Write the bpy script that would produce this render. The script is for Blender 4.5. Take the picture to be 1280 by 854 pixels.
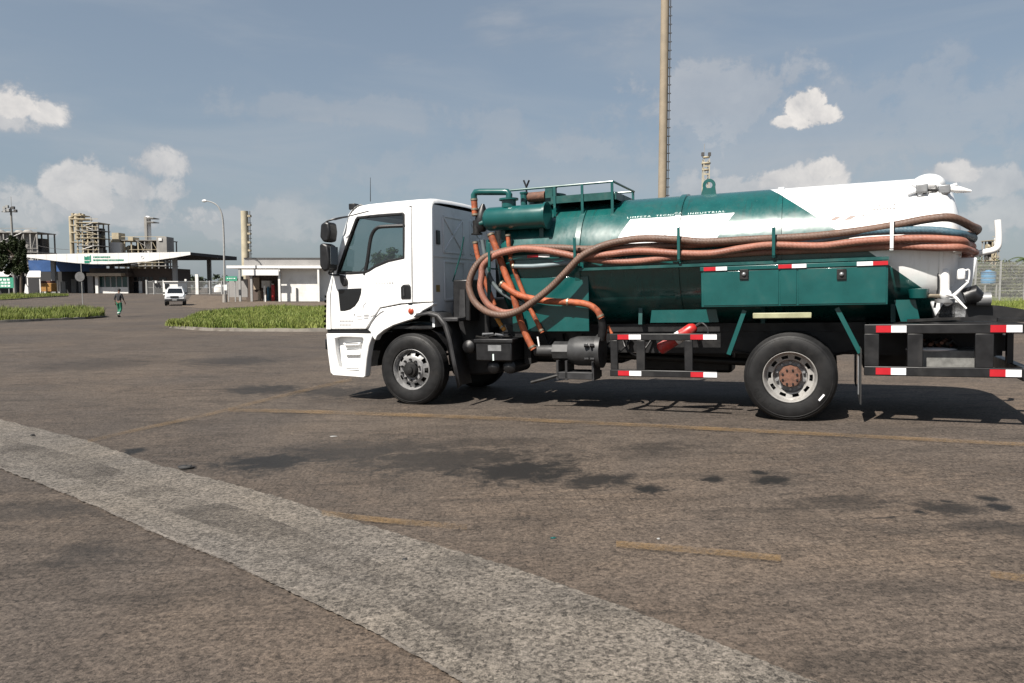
import bpy, bmesh, math, random
from mathutils import Vector, Matrix, Euler
R_ = math.radians
scene = bpy.context.scene
for _o in list(bpy.data.objects):
    bpy.data.objects.remove(_o)
COL = scene.collection

# ------------------------------------------------------------------ camera
FPX, CAM_Z, HORIZON = 930.0, 1.70, 360.0          # focal length in pixels of a 1280 wide picture
PITCH = math.atan((427 - HORIZON) / FPX)
cam_d = bpy.data.cameras.new('camera')
cam_d.sensor_width = 36.0
cam_d.lens = FPX / 1280 * 36
cam_d.clip_start, cam_d.clip_end = 0.1, 9000
cam = bpy.data.objects.new('camera', cam_d)
COL.objects.link(cam)
cam.location = (0, 0, CAM_Z)
cam.rotation_euler = (math.pi / 2 - PITCH, 0, 0)
scene.camera = cam

# ------------------------------------------------------------------ sun
SUN_TRAVEL = Vector((0.28, 0.326, -0.53))
SUN_EL = math.atan2(0.53, math.hypot(0.28, 0.326))
SUN_AZ = math.atan2(-0.28, -0.326)                # from +Y towards +X
sun_d = bpy.data.lights.new('sun', 'SUN')
sun_d.energy = 5.0
sun_d.angle = R_(0.55)
sun_d.color = (1.0, 0.94, 0.86)
sun = bpy.data.objects.new('sun', sun_d)
COL.objects.link(sun)
sun.rotation_euler = SUN_TRAVEL.to_track_quat('-Z', 'Y').to_euler()
sun.location = (-20, -20, 40)

scene.view_settings.view_transform = 'Standard'
scene.view_settings.look = 'None'
scene.view_settings.exposure = 0.92
scene.view_settings.gamma = 1.0
scene.view_settings.use_curve_mapping = False
scene.render.engine = 'CYCLES'
scene.cycles.use_denoising = True
scene.cycles.max_bounces = 8
scene.cycles.transparent_max_bounces = 12
scene.render.resolution_x, scene.render.resolution_y = 1024, 683


# ------------------------------------------------------------------ node helper
class G:
    """small expression helper on a node tree"""
    def __init__(s, nt): s.nt = nt
    def n(s, t, **kw):
        x = s.nt.nodes.new(t)
        for k, v in kw.items(): setattr(x, k, v)
        return x
    def put(s, sock, v):
        if v is None: return
        if hasattr(v, 'is_output'): s.nt.links.new(v, sock)
        else: sock.default_value = v
    def m(s, op, a, b=None, c=None, clamp=False):
        x = s.n('ShaderNodeMath', operation=op, use_clamp=clamp)
        for i, v in enumerate((a, b, c)):
            if v is not None: s.put(x.inputs[i], v)
        return x.outputs[0]
    def mix(s, f, a, b, blend='MIX'):
        x = s.n('ShaderNodeMix', data_type='RGBA', blend_type=blend)
        s.put(x.inputs[0], f)
        for i, v in ((6, a), (7, b)):
            if isinstance(v, tuple) and len(v) == 3: v = (*v, 1)
            s.put(x.inputs[i], v)
        return x.outputs[2]
    def noise(s, vec, scale, detail=4, rough=.55, dist=0, w=None):
        x = s.n('ShaderNodeTexNoise')
        s.put(x.inputs['Vector'], vec); x.inputs['Scale'].default_value = scale
        x.inputs['Detail'].default_value = detail; x.inputs['Roughness'].default_value = rough
        x.inputs['Distortion'].default_value = dist
        return x.outputs[0]
    def sstep(s, v, lo, hi, a=0.0, b=1.0):
        x = s.n('ShaderNodeMapRange', interpolation_type='SMOOTHSTEP')
        s.put(x.inputs[0], v)
        for i, q in enumerate((lo, hi, a, b)): x.inputs[i + 1].default_value = q
        return x.outputs[0]
    def mapping(s, vec, scale=(1, 1, 1), loc=(0, 0, 0), rot=(0, 0, 0)):
        x = s.n('ShaderNodeMapping')
        s.put(x.inputs[0], vec); x.inputs[1].default_value = loc; x.inputs[2].default_value = rot; x.inputs[3].default_value = scale
        return x.outputs[0]


# ------------------------------------------------------------------ sky
world = bpy.data.worlds.new('World')
scene.world = world
world.use_nodes = True
g = G(world.node_tree)
bg = world.node_tree.nodes['Background']
SKY_STRENGTH = 0.05
bg.inputs[1].default_value = SKY_STRENGTH
sky = g.n('ShaderNodeTexSky', sky_type='NISHITA', sun_disc=False)
sky.sun_elevation, sky.sun_rotation = SUN_EL, SUN_AZ
sky.air_density, sky.dust_density, sky.ozone_density = 1.0, 1.6, 1.0
tcw = g.n('ShaderNodeTexCoord').outputs['Generated']
sep = g.n('ShaderNodeSeparateXYZ'); g.put(sep.inputs[0], tcw)
az = g.m('ARCTAN2', sep.outputs[0], sep.outputs[1])
el = g.m('ARCSINE', sep.outputs[2])
def px_dir(x, y):
    d = Vector(((x - 640) / FPX, 0, 0)) + Vector((0, math.sin(PITCH), math.cos(PITCH))) * ((427 - y) / FPX) + Vector((0, math.cos(PITCH), -math.sin(PITCH)))
    return d.normalized()
billow = g.noise(tcw, 17, 7, .64, .3)
big = g.noise(tcw, 4.5, 5, .55, .2)
billow_s = g.m('MULTIPLY', g.m('SUBTRACT', billow, .5), 2.5)
big_s = g.m('MULTIPLY', g.m('SUBTRACT', big, .5), .9)
wob = g.m('ADD', g.m('ADD', billow_s, big_s), g.m('MULTIPLY', g.m('SUBTRACT', g.noise(tcw, 44, 5, .6, .2), .5), 1.1))
# heaps of cumulus seen in the sky: centre x, centre y, half width, half height, thickness
CLOUDS = [(18, 126, 44, 26, 1.), (56, 140, 36, 18, .9), (8, 152, 44, 14, .75), (200, 206, 38, 30, .78), (185, 236, 62, 26, .72), (104, 241, 56, 34, .78), (140, 262, 130, 30, .62), (60, 264, 80, 22, .5),
          (300, 284, 80, 26, .42), (352, 264, 36, 22, .45), (430, 286, 62, 24, .40), (485, 300, 70, 18, .3), (1003, 133, 29, 26, 1.5), (1026, 144, 27, 14, 1.4), (984, 151, 26, 9, 1.1),
          (1000, 229, 64, 22, .85), (1031, 210, 24, 20, .9), (920, 236, 64, 14, .65), (860, 233, 32, 24, .55), (1190, 216, 38, 17, .8), (1240, 229, 64, 20, .62), (1270, 263, 74, 26, .55), (1140, 290, 160, 22, .35),
          (980, 165, 330, 66, .26), (430, 140, 170, 22, .22), (640, 215, 260, 40, .2), (900, 128, 130, 48, .42), (720, 186, 74, 22, .3), (622, 165, 42, 42, .22)]
dens = None
for cx, cy, rx, ry, th in CLOUDS:
    d = px_dir(cx, cy)
    a0, e0 = math.atan2(d.x, d.y), math.asin(d.z)
    ca = math.cos(a0)
    da = g.m('MULTIPLY', g.m('SUBTRACT', az, a0), FPX / rx / ca / ca * .9)
    de = g.m('MULTIPLY', g.m('SUBTRACT', el, e0), FPX / ry)
    q = g.m('SUBTRACT', 1.0, g.m('SQRT', g.m('ADD', g.m('MULTIPLY', da, da), g.m('MULTIPLY', de, de))))
    q = g.m('MULTIPLY', g.sstep(g.m('ADD', q, wob), -.02, .5), th)
    dens = q if dens is None else g.m('MAXIMUM', dens, q)
haze_f = g.m('POWER', 2.718, g.m('MULTIPLY', g.m('MAXIMUM', el, 0.0), -1.0))   # air thins towards the zenith
# the same kind of heaps go on all round the horizon and overhead
field = g.noise(g.mapping(tcw, (1, 1, 2.1)), 2.6, 6, .6, .3)
allround = g.m('MULTIPLY', g.m('MULTIPLY', g.sstep(field, .56, .72), haze_f), .55)
dens = g.m('MAXIMUM', dens, allround, clamp=False)
cirrus = g.noise(g.mapping(tcw, (1.2, 1.2, 6), rot=(0, R_(18), R_(30))), 2.2, 6, .55, .5)
veil = g.m('MULTIPLY', g.sstep(cirrus, .38, .75, .16, .62), haze_f)
lit = g.m('ADD', g.m('MULTIPLY', g.m('SUBTRACT', g.noise(g.mapping(tcw, loc=(.010, 0, -.010)), 17, 7, .64, .3), .5), 2.0), .62)
lit = g.m('MULTIPLY', g.m('ADD', lit, g.m('MULTIPLY', big_s, .4), clamp=True), g.m('MINIMUM', g.m('MULTIPLY', dens, .85), 1.0))
K = .707 / SKY_STRENGTH
cloud_col = g.mix(lit, tuple(c * K for c in (.30, .31, .335)), tuple(c * K for c in (.74, .70, .655)))
veil_col = tuple(c * K for c in (.33, .355, .385))
base = g.mix(veil, g.mix(g.m('MULTIPLY', haze_f, .55), sky.outputs[0], tuple(c * K for c in (.228, .285, .335))), veil_col)
final = g.mix(g.m('MINIMUM', dens, .96), base, cloud_col)
g.put(bg.inputs[0], final)
world.cycles.sampling_method = 'MANUAL'
world.cycles.sample_map_resolution = 256


# ------------------------------------------------------------------ geometry helpers
class MB:
    """collects one mesh"""
    def __init__(s, fn=None):
        s.v, s.f, s.fn = [], [], fn
    def add(s, verts, faces):
        b = len(s.v)
        s.v += [tuple(p) for p in verts]
        s.f += [tuple(i + b for i in q) for q in faces]
        return s
    def box(s, x0, x1, y0, y1, z0, z1):
        v = [(x, y, z) for z in (z0, z1) for y in (y0, y1) for x in (x0, x1)]
        return s.add(v, [(0, 2, 3, 1), (4, 5, 7, 6), (0, 1, 5, 4), (2, 6, 7, 3), (0, 4, 6, 2), (1, 3, 7, 5)])
    def bar(s, p0, p1, w, h, up=(0, 0, 1)):
        p0, p1 = Vector(p0), Vector(p1); d = (p1 - p0).normalized(); up = Vector(up)
        if abs(d.dot(up)) > .97: up = Vector((0, 1, 0))
        a = d.cross(up).normalized() * w / 2; b = a.cross(d).normalized() * h / 2
        v = [p + i * a + j * b for p in (p0, p1) for i, j in ((-1, -1), (1, -1), (1, 1), (-1, 1))]
        return s.add(v, [(0, 1, 2, 3), (7, 6, 5, 4), (0, 4, 5, 1), (1, 5, 6, 2), (2, 6, 7, 3), (3, 7, 4, 0)])
    def prism(s, poly, a, b, ax='y'):
        """polygon in the plane across ax, pushed from a to b"""
        def P(p, t): return (p[0], t, p[1]) if ax == 'y' else ((t, p[0], p[1]) if ax == 'x' else (p[0], p[1], t))
        n = len(poly)
        v = [P(p, a) for p in poly] + [P(p, b) for p in poly]
        return s.add(v, [tuple(range(n)), tuple(range(2 * n - 1, n - 1, -1))] + [(i, i + n, (i + 1) % n + n, (i + 1) % n) for i in range(n)])
    def ring(s, out, inn, a, b):
        """frame between two loops of equal length in (x, z), thickness a..b in y"""
        n = len(out)
        v = [(p[0], t, p[1]) for t in (a, b) for L in (out, inn) for p in L]
        f = []
        for i in range(n):
            j = (i + 1) % n
            f += [(i, j, n + j, n + i), (2 * n + i, 3 * n + i, 3 * n + j, 2 * n + j), (i, 2 * n + i, 2 * n + j, j), (n + i, n + j, 3 * n + j, 3 * n + i)]
        return s.add(v, f)
    def tube(s, pts, r, n=10, caps=True, closed=False):
        pts = [Vector(p) for p in pts]; m = len(pts)
        rr = r if isinstance(r, (list, tuple)) else [r] * m
        T = []
        for i in range(m):
            a = pts[(i - 1) % m] if (i > 0 or closed) else pts[0]
            b = pts[(i + 1) % m] if (i < m - 1 or closed) else pts[-1]
            T.append((b - a).normalized())
        up = Vector((0, 0, 1)) if abs(T[0].z) < .9 else Vector((0, 1, 0))
        N = (up - T[0] * up.dot(T[0])).normalized()
        v = []
        for i in range(m):
            N = (N - T[i] * N.dot(T[i])).normalized(); B = T[i].cross(N)
            v += [pts[i] + (N * math.cos(2 * math.pi * k / n) + B * math.sin(2 * math.pi * k / n)) * rr[i] for k in range(n)]
        f = []
        for i in range(m if closed else m - 1):
            i2 = (i + 1) % m
            f += [(i * n + k, i * n + (k + 1) % n, i2 * n + (k + 1) % n, i2 * n + k) for k in range(n)]
        if caps and not closed:
            f += [tuple(range(n - 1, -1, -1)), tuple((m - 1) * n + k for k in range(n))]
        return s.add(v, f)
    def cyl(s, p0, p1, r, n=20, r1=None):
        return s.tube([p0, p1], [r, r if r1 is None else r1], n)
    def lathe(s, prof, o, ax, n=32, closed=False, skip=None):
        """profile of (distance along the axis, radius)"""
        o, ax = Vector(o), Vector(ax).normalized()
        a = Vector((0, 0, 1)) if abs(ax.z) < .9 else Vector((1, 0, 0))
        a = (a - ax * a.dot(ax)).normalized(); b = ax.cross(a)
        v = [o + ax * t + (a * math.cos(2 * math.pi * k / n) + b * math.sin(2 * math.pi * k / n)) * max(r, 1e-4) for t, r in prof for k in range(n)]
        m = len(prof); f = []
        for i in range(m if closed else m - 1):
            i2 = (i + 1) % m
            for k in range(n):
                if skip and skip(i, k): continue
                f.append((i * n + k, i * n + (k + 1) % n, i2 * n + (k + 1) % n, i2 * n + k))
        return s.add(v, f)
    def ball(s, c, r, n=14, m=8, noise=0, rnd=None):
        r = r if isinstance(r, (tuple, list)) else (r, r, r)
        v = []
        for i in range(m + 1):
            t = math.pi * i / m
            for k in range(n):
                q = 1 + (rnd.uniform(-noise, noise) if rnd else 0)
                v.append((c[0] + r[0] * q * math.sin(t) * math.cos(2 * math.pi * k / n), c[1] + r[1] * q * math.sin(t) * math.sin(2 * math.pi * k / n), c[2] + r[2] * q * math.cos(t)))
        return s.add(v, [(i * n + k, (i + 1) * n + k, (i + 1) * n + (k + 1) % n, i * n + (k + 1) % n) for i in range(m) for k in range(n)])
    def grid(s, rows):
        m, n = len(rows), len(rows[0])
        return s.add([p for r in rows for p in r], [(i * n + k, i * n + k + 1, (i + 1) * n + k + 1, (i + 1) * n + k) for i in range(m - 1) for k in range(n - 1)])
    def build(s, name, mat, parent=None, smooth=35, bevel=0, seg=2, fix=True):
        vs = s.v if not s.fn else [s.fn(*p) for p in s.v]
        me = bpy.data.meshes.new(name)
        me.from_pydata(vs, [], s.f)
        if fix:
            bm = bmesh.new(); bm.from_mesh(me)
            bmesh.ops.remove_doubles(bm, verts=bm.verts, dist=1e-5)
            bmesh.ops.recalc_face_normals(bm, faces=bm.faces)
            bm.to_mesh(me); bm.free()
        if smooth:
            me.shade_smooth(); me.set_sharp_from_angle(angle=R_(smooth))
        me.materials.append(mat)
        o = bpy.data.objects.new(name, me)
        COL.objects.link(o)
        if parent: o.parent = parent
        if bevel:
            b = o.modifiers.new('bevel', 'BEVEL'); b.width = bevel; b.segments = seg; b.limit_method = 'ANGLE'; b.angle_limit = R_(38)
        return o

def empty(name, loc=(0, 0, 0), rz=0, parent=None):
    o = bpy.data.objects.new(name, None); COL.objects.link(o)
    o.location = loc; o.rotation_euler = (0, 0, rz); o.empty_display_size = .3
    if parent: o.parent = parent
    return o
def tag(o, label=None, cat=None, group=None, kind=None):
    if label: o['label'] = label
    if cat: o['category'] = cat
    if group: o['group'] = group
    if kind: o['kind'] = kind
    return o
def copy_tree(o, parent=None):
    c = o.copy(); COL.objects.link(c)
    c.parent = parent
    for ch in list(o.children): copy_tree(ch, c)
    return c
def smooth_path(pts, k=8):
    P = [Vector(p) for p in pts]; out = []
    for i in range(len(P) - 1):
        a, b, c, d = P[max(i - 1, 0)], P[i], P[i + 1], P[min(i + 2, len(P) - 1)]
        for j in range(k):
            t = j / k
            out.append(.5 * ((2 * b) + (c - a) * t + (2 * a - 5 * b + 4 * c - d) * t * t + (3 * b - a - 3 * c + d) * t ** 3))
    return out + [P[-1]]
def text_geo(s, size=1.0, spacing=1.0, shear=0, bold=0):
    c = bpy.data.curves.new('t', 'FONT'); c.body = s; c.size = size; c.space_character = spacing; c.shear = shear; c.offset = bold; c.resolution_u = 3
    o = bpy.data.objects.new('t', c); COL.objects.link(o)
    dg = bpy.context.evaluated_depsgraph_get()
    me = bpy.data.meshes.new_from_object(o.evaluated_get(dg))
    v = [tuple(p.co) for p in me.vertices]; f = [tuple(p.vertices) for p in me.polygons]
    bpy.data.objects.remove(o); bpy.data.meshes.remove(me)
    return v, f

# ------------------------------------------------------------------ where the photograph puts things
def terrain(x, y):
    """height of the ground: the yard rises to the right, the plant gate lies a little higher"""
    s = (x + 1.45) * .919 - (y - 10.633) * .393
    a = .4
    q = s if s / a > 30 else (a * math.log1p(math.exp(s / a)) if s / a > -30 else 0)
    q = 45 * math.tanh(q / 45)
    t = min(max((y - 70) / 55, 0), 1); t = t * t * (3 - 2 * t)
    left = min(max((30 - x) / 40, 0), 1)
    return .010 + .0256 * q + .72 * t * left
CW = Vector((0, math.cos(PITCH), -math.sin(PITCH))); CU = Vector((0, math.sin(PITCH), math.cos(PITCH)))
def ray(x, y): return Vector(((x - 640) / FPX, 0, 0)) + CU * ((427 - y) / FPX) + CW
def at(x, y, Y):
    d = ray(x, y); return Vector((0, 0, CAM_Z)) + d * (Y / d.y)
def X_at(x, Y): return at(x, 360, Y).x
def Z_at(y, Y): return at(640, y, Y).z
def on_ground(x, y, lift=0):
    d = ray(x, y); o = Vector((0, 0, CAM_Z))
    def gap(t):
        p = o + d * t; return p.z - terrain(p.x, p.y)
    a, b = .5, .5
    while b < 1500:
        b = a * 1.05
        if gap(b) < 0: break
        a = b
    for _ in range(40):
        c = (a + b) / 2
        if gap(c) < 0: b = c
        else: a = c
    p = o + d * a
    p.z = terrain(p.x, p.y) + lift
    return p

# ------------------------------------------------------------------ materials
MAT = {}
ALB = .72          # all measured surface colours share one scale, set with the exposure
def mat(name, col, rough=.6, metal=0, var=.18, scale=6, bump=0, bscale=40, coat=0, dirt=0, dirt_col=(.12, .10, .08), dscale=2.5, spec=.5, streak=0):
    k = ALB if max(col) < .6 else .92
    col = tuple(c * k for c in col); dirt_col = tuple(c * ALB for c in dirt_col)
    m = bpy.data.materials.new(name); m.use_nodes = True
    nt = m.node_tree; g = G(nt); b = nt.nodes['Principled BSDF']
    tc = g.n('ShaderNodeTexCoord').outputs['Object']
    n1 = g.noise(tc, scale, 5, .6)
    f = g.sstep(n1, .3, .7)
    lo = tuple(c * (1 - var) for c in col); hi = tuple(min(c * (1 + var), 1) for c in col)
    c = g.mix(f, lo, hi)
    if dirt:
        n2 = g.noise(g.mapping(tc, (1, 1, .35 if streak else 1)), dscale, 7, .65, .4)
        df = g.m('MULTIPLY', g.sstep(n2, .48, .72), dirt)
        c = g.mix(df, c, dirt_col)
        g.put(b.inputs['Roughness'], g.m('ADD', g.m('MULTIPLY', df, .4), g.sstep(n1, .2, .8, rough * .85, min(rough * 1.15, 1)), clamp=True))
    else:
        g.put(b.inputs['Roughness'], g.sstep(n1, .2, .8, rough * .85, min(rough * 1.15, 1)))
    g.put(b.inputs['Base Color'], c)
    b.inputs['Metallic'].default_value = metal
    b.inputs['Coat Weight'].default_value = coat
    b.inputs['Coat Roughness'].default_value = .08
    b.inputs['Specular IOR Level'].default_value = spec
    if bump:
        bp = g.n('ShaderNodeBump'); bp.inputs['Strength'].default_value = bump; bp.inputs['Distance'].default_value = .02
        g.put(bp.inputs['Height'], g.noise(tc, bscale, 4, .6)); g.put(b.inputs['Normal'], bp.outputs[0])
    MAT[name] = m
    return m
def glass(name, tint, refl=.06, thick=1.0):
    m = bpy.data.materials.new(name); m.use_nodes = True
    nt = m.node_tree; nt.nodes.clear(); g = G(nt)
    out = g.n('ShaderNodeOutputMaterial'); tr = g.n('ShaderNodeBsdfTransparent'); gl = g.n('ShaderNodeBsdfGlossy')
    tr.inputs[0].default_value = (*tint, 1); gl.inputs['Roughness'].default_value = .03
    fr = g.n('ShaderNodeFresnel'); fr.inputs[0].default_value = 1.5
    mx = g.n('ShaderNodeMixShader'); g.put(mx.inputs[0], g.m('ADD', fr.outputs[0], refl, clamp=True))
    nt.links.new(tr.outputs[0], mx.inputs[1]); nt.links.new(gl.outputs[0], mx.inputs[2]); nt.links.new(mx.outputs[0], out.inputs[0])
    MAT[name] = m
    return m

white = mat('white paint', (.80, .80, .79), .32, var=.03, scale=3, coat=.5, dirt=.10, dirt_col=(.45, .40, .34), dscale=3)
white_shaded = mat('white paint greyed for shade', (.66, .68, .70), .4, var=.05, scale=4, dirt=.25, dirt_col=(.36, .35, .34), dscale=3, streak=1)  # white paint greyed so shade on rear wall and sump sits in the colour
green = mat('green paint', (.004, .088, .084), .30, var=.12, scale=3, coat=.35, dirt=.22, dirt_col=(.05, .10, .085), dscale=3)
dark_green = mat('aged green paint', (.006, .075, .070), .42, var=.25, scale=5, dirt=.4, dirt_col=(.03, .05, .045), dscale=5)
black = mat('black chassis paint', (.006, .006, .007), .5, var=.4, scale=8, dirt=.4, dirt_col=(.022, .02, .018), dscale=5)
plastic = mat('black plastic', (.009, .009, .010), .42, var=.2, scale=12, bump=.08, bscale=120)
grey_plastic = mat('worn grey plastic', (.026, .026, .028), .55, var=.25, scale=8, dirt=.3, dirt_col=(.05, .046, .042))
rubber = mat('tyre rubber', (.012, .012, .0125), .55, var=.3, scale=7, dirt=.35, dirt_col=(.030, .027, .024), dscale=6, bump=.1, bscale=90, spec=.3)
steel = mat('silver wheel paint', (.46, .45, .43), .40, metal=.3, var=.18, scale=9, dirt=.5, dirt_col=(.12, .10, .08), dscale=9)
rim_dark = mat('dirty wheel paint', (.34, .34, .34), .45, metal=.3, var=.3, scale=10, dirt=.8, dirt_col=(.035, .03, .027), dscale=10)
rust = mat('rusty hub', (.16, .075, .048), .75, var=.35, scale=18, bump=.3, bscale=60)
galv = mat('galvanised steel', (.36, .37, .38), .45, metal=.6, var=.15, scale=10, dirt=.3, dirt_col=(.16, .14, .12))
dark_steel = mat('dark steel', (.028, .028, .028), .5, metal=.5, var=.35, scale=9, dirt=.5, dirt_col=(.08, .07, .06))
red_tape = mat('red reflective tape', (.52, .012, .022), .4, var=.08)
white_tape = mat('white reflective tape', (.74, .74, .76), .4, var=.04)
hose_pink = mat('salmon rubber hose', (.33, .130, .086), .58, var=.22, scale=5, dirt=.35, dirt_col=(.17, .12, .10), dscale=5, bump=.25, bscale=60)
hose_brown = mat('brown rubber hose', (.150, .086, .060), .6, var=.25, scale=5, dirt=.4, dirt_col=(.06, .045, .04), dscale=5, bump=.25, bscale=60)
hose_blue = mat('blue grey rubber hose', (.060, .125, .165), .55, var=.2, scale=5, dirt=.35, dirt_col=(.10, .12, .13), dscale=5, bump=.25, bscale=60)
hose_orange = mat('orange lay flat hose', (.40, .100, .036), .62, var=.3, scale=8, dirt=.8, dirt_col=(.085, .026, .018), dscale=7, bump=.3, bscale=70)
hose_grey = mat('grey hose', (.10, .13, .14), .55, var=.2, scale=6, dirt=.3)
def ribbed(m):
    g = G(m.node_tree); bp = [n for n in m.node_tree.nodes if n.type == 'BUMP'][0]; h = bp.inputs['Height'].links[0].from_socket
    tc = g.n('ShaderNodeTexCoord').outputs['Object']
    sc = g.n('ShaderNodeSeparateXYZ'); g.put(sc.inputs[0], tc)
    w = g.m('SINE', g.m('MULTIPLY', g.m('ADD', sc.outputs[0], g.m('MULTIPLY', sc.outputs[2], .6)), 150.0))
    g.put(bp.inputs['Height'], g.m('ADD', h, g.m('MULTIPLY', w, .22)))
for _m in (hose_pink, hose_brown, hose_blue): ribbed(_m)
glass_cab = glass('cab glass', (.55, .66, .66), .05)
glass_dark = mat('dark glass', (.012, .014, .016), .08, var=.1, coat=.3)
interior = mat('cab interior', (.16, .165, .17), .7, var=.15)
dark_interior = mat('dark cab interior', (.03, .03, .032), .7, var=.15)
amber = mat('red orange lens', (.45, .06, .02), .25, var=.1, coat=.6)
mirror_glass = mat('mirror glass', (.6, .62, .65), .05, metal=1, var=.02)
brass = mat('clamp steel', (.42, .36, .27), .4, metal=.7, var=.2, dirt=.3)
concrete = mat('concrete', (.33, .31, .28), .85, var=.15, scale=2, bump=.3, bscale=30, dirt=.4, dirt_col=(.17, .15, .13), dscale=1.5)
red_paint = mat('red paint', (.45, .018, .016), .4, var=.2, scale=14, dirt=.35, dirt_col=(.5, .45, .42), dscale=9)


# ------------------------------------------------------------------ ground
def ground_material(name, tone, light=0.0, stains=True, pavers=.5):
    m = bpy.data.materials.new(name); m.use_nodes = True
    nt = m.node_tree; g = G(nt); b = nt.nodes['Principled BSDF']
    tc = g.n('ShaderNodeTexCoord').outputs['Object']
    sp = g.n('ShaderNodeSeparateXYZ'); g.put(sp.inputs[0], tc)
    flat = g.n('ShaderNodeCombineXYZ'); g.put(flat.inputs[0], sp.outputs[0]); g.put(flat.inputs[1], sp.outputs[1]); flat = flat.outputs[0]
    large = g.noise(flat, .22, 5, .6, .6)
    mid = g.noise(flat, 1.6, 6, .68, .8)
    coarse = g.noise(flat, 7, 5, .7, .3)
    fine = g.noise(flat, 30, 4, .75)
    speck = g.noise(flat, 110, 3, .8)
    c = g.mix(g.sstep(large, .3, .7), tuple(x * k for x, k in zip(tone, (.80, .82, .86))), tuple(x * k for x, k in zip(tone, (1.22, 1.18, 1.12))))
    c = g.mix(g.m('MULTIPLY', g.sstep(mid, .46, .70), .55), c, tuple(x * .55 for x in tone))
    # the newer brown paving on the right
    newer = g.sstep(g.m('ADD', g.m('SUBTRACT', g.m('MULTIPLY', sp.outputs[0], .5), g.m('MULTIPLY', sp.outputs[1], .55)), g.m('MULTIPLY', large, 5.0)), -3.0, 1.5) if stains else 0.0
    c = g.mix(newer, c, g.mix(1.0, c, (1.28, 1.24, 1.2), 'MULTIPLY'))
    # tracks and grime dragged the way lorries drive across the yard
    drag = g.noise(g.mapping(flat, (.45, 2.2, 1), rot=(0, 0, R_(14))), 1.5, 7, .7, .7)
    c = g.mix(g.m('MULTIPLY', g.sstep(drag, .50, .66), .6 if stains else .35), c, tuple(x * .42 for x in tone))
    worn = g.noise(g.mapping(flat, (.6, 1.8, 1), rot=(0, 0, R_(-20)), loc=(7, 3, 0)), 2.3, 6, .7, .5)
    c = g.mix(g.m('MULTIPLY', g.sstep(worn, .55, .72), .45), c, tuple(x * 1.45 for x in tone))
    grain = g.m('ADD', g.m('ADD', g.m('MULTIPLY', g.m('SUBTRACT', fine, .5), 3.4), g.m('MULTIPLY', g.m('SUBTRACT', speck, .5), 3.6)), g.m('MULTIPLY', g.m('SUBTRACT', coarse, .5), 1.5))
    vo = g.n('ShaderNodeTexVoronoi'); g.put(vo.inputs['Vector'], flat); vo.inputs['Scale'].default_value = 62
    vs = g.n('ShaderNodeSeparateColor'); g.put(vs.inputs[0], vo.outputs['Color'])
    grain = g.m('ADD', grain, g.m('MULTIPLY', g.m('SUBTRACT', vs.outputs[0], .5), 1.0))
    h = g.m('MAXIMUM', g.m('ADD', 1.0, grain), .12)
    mul = g.n('ShaderNodeCombineColor'); [g.put(mul.inputs[i], h) for i in range(3)]
    c = g.mix(.75 if stains else .9, c, mul.outputs[0], 'MULTIPLY')
    height = g.m('ADD', g.m('ADD', g.m('MULTIPLY', fine, .6), g.m('MULTIPLY', speck, .5)), g.m('MULTIPLY', coarse, .8))
    if pavers:
        br = g.n('ShaderNodeTexBrick'); br.offset = .5
        g.put(br.inputs['Vector'], g.mapping(flat, (1, 1, 1), rot=(0, 0, R_(-8))))
        br.inputs['Color1'].default_value = (.85, .85, .85, 1); br.inputs['Color2'].default_value = (1.1, 1.06, 1.02, 1); br.inputs['Mortar'].default_value = (.45, .43, .42, 1)
        br.inputs['Scale'].default_value = 1; br.inputs['Mortar Size'].default_value = .008; br.inputs['Mortar Smooth'].default_value = .6
        br.inputs['Brick Width'].default_value = .22; br.inputs['Row Height'].default_value = .11
        wear = g.m('MULTIPLY', g.sstep(g.noise(flat, .5, 5, .6, .4), .35, .65), pavers)
        c = g.mix(wear, c, g.mix(1.0, c, br.outputs[0], 'MULTIPLY'))
    if stains:
        st = None
        wobble = g.m('MULTIPLY', g.m('SUBTRACT', g.noise(flat, 4.5, 7, .75, .6), .5), 3.4)
        for px, py, rx, ry, k in STAINS:
            p = on_ground(px, py); q = on_ground(px + rx, py); r = on_ground(px, py - ry)
            ax, ay = abs(q.x - p.x), abs(r.y - p.y)
            da = g.m('MULTIPLY', g.m('SUBTRACT', sp.outputs[0], p.x), 1 / ax); db = g.m('MULTIPLY', g.m('SUBTRACT', sp.outputs[1], p.y), 1 / ay)
            e = g.m('SUBTRACT', 1.0, g.m('SQRT', g.m('ADD', g.m('MULTIPLY', da, da), g.m('MULTIPLY', db, db))))
            e = g.m('MULTIPLY', g.sstep(g.m('ADD', e, wobble), -.25, .6), min(1, k * 1.3))
            st = e if st is None else g.m('MAXIMUM', st, e)
        drips = g.m('MULTIPLY', g.sstep(g.noise(g.mapping(flat, (1, 1.7, 1)), 4.2, 5, .6, .4), .60, .67), g.sstep(g.noise(flat, .6, 3, .5), .42, .6))
        for px, py, rx, ry, k in ((560, 582, 380, 34, .75), (1110, 632, 230, 28, .7), (380, 492, 230, 26, .5), (110, 450, 240, 30, .4), (100, 660, 240, 60, .45), (850, 600, 200, 22, .7)):
            p = on_ground(px, py); q = on_ground(px + rx, py); r = on_ground(px, py - ry); ax, ay = abs(q.x - p.x), abs(r.y - p.y)
            da = g.m('MULTIPLY', g.m('SUBTRACT', sp.outputs[0], p.x), 1 / ax); db = g.m('MULTIPLY', g.m('SUBTRACT', sp.outputs[1], p.y), 1 / ay)
            e = g.m('SUBTRACT', 1.0, g.m('SQRT', g.m('ADD', g.m('MULTIPLY', da, da), g.m('MULTIPLY', db, db))))
            st = g.m('MAXIMUM', st, g.m('MULTIPLY', g.m('MULTIPLY', g.sstep(e, -.1, .4), drips), k))
        c = g.mix(st, c, (.010, .009, .008))
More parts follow.
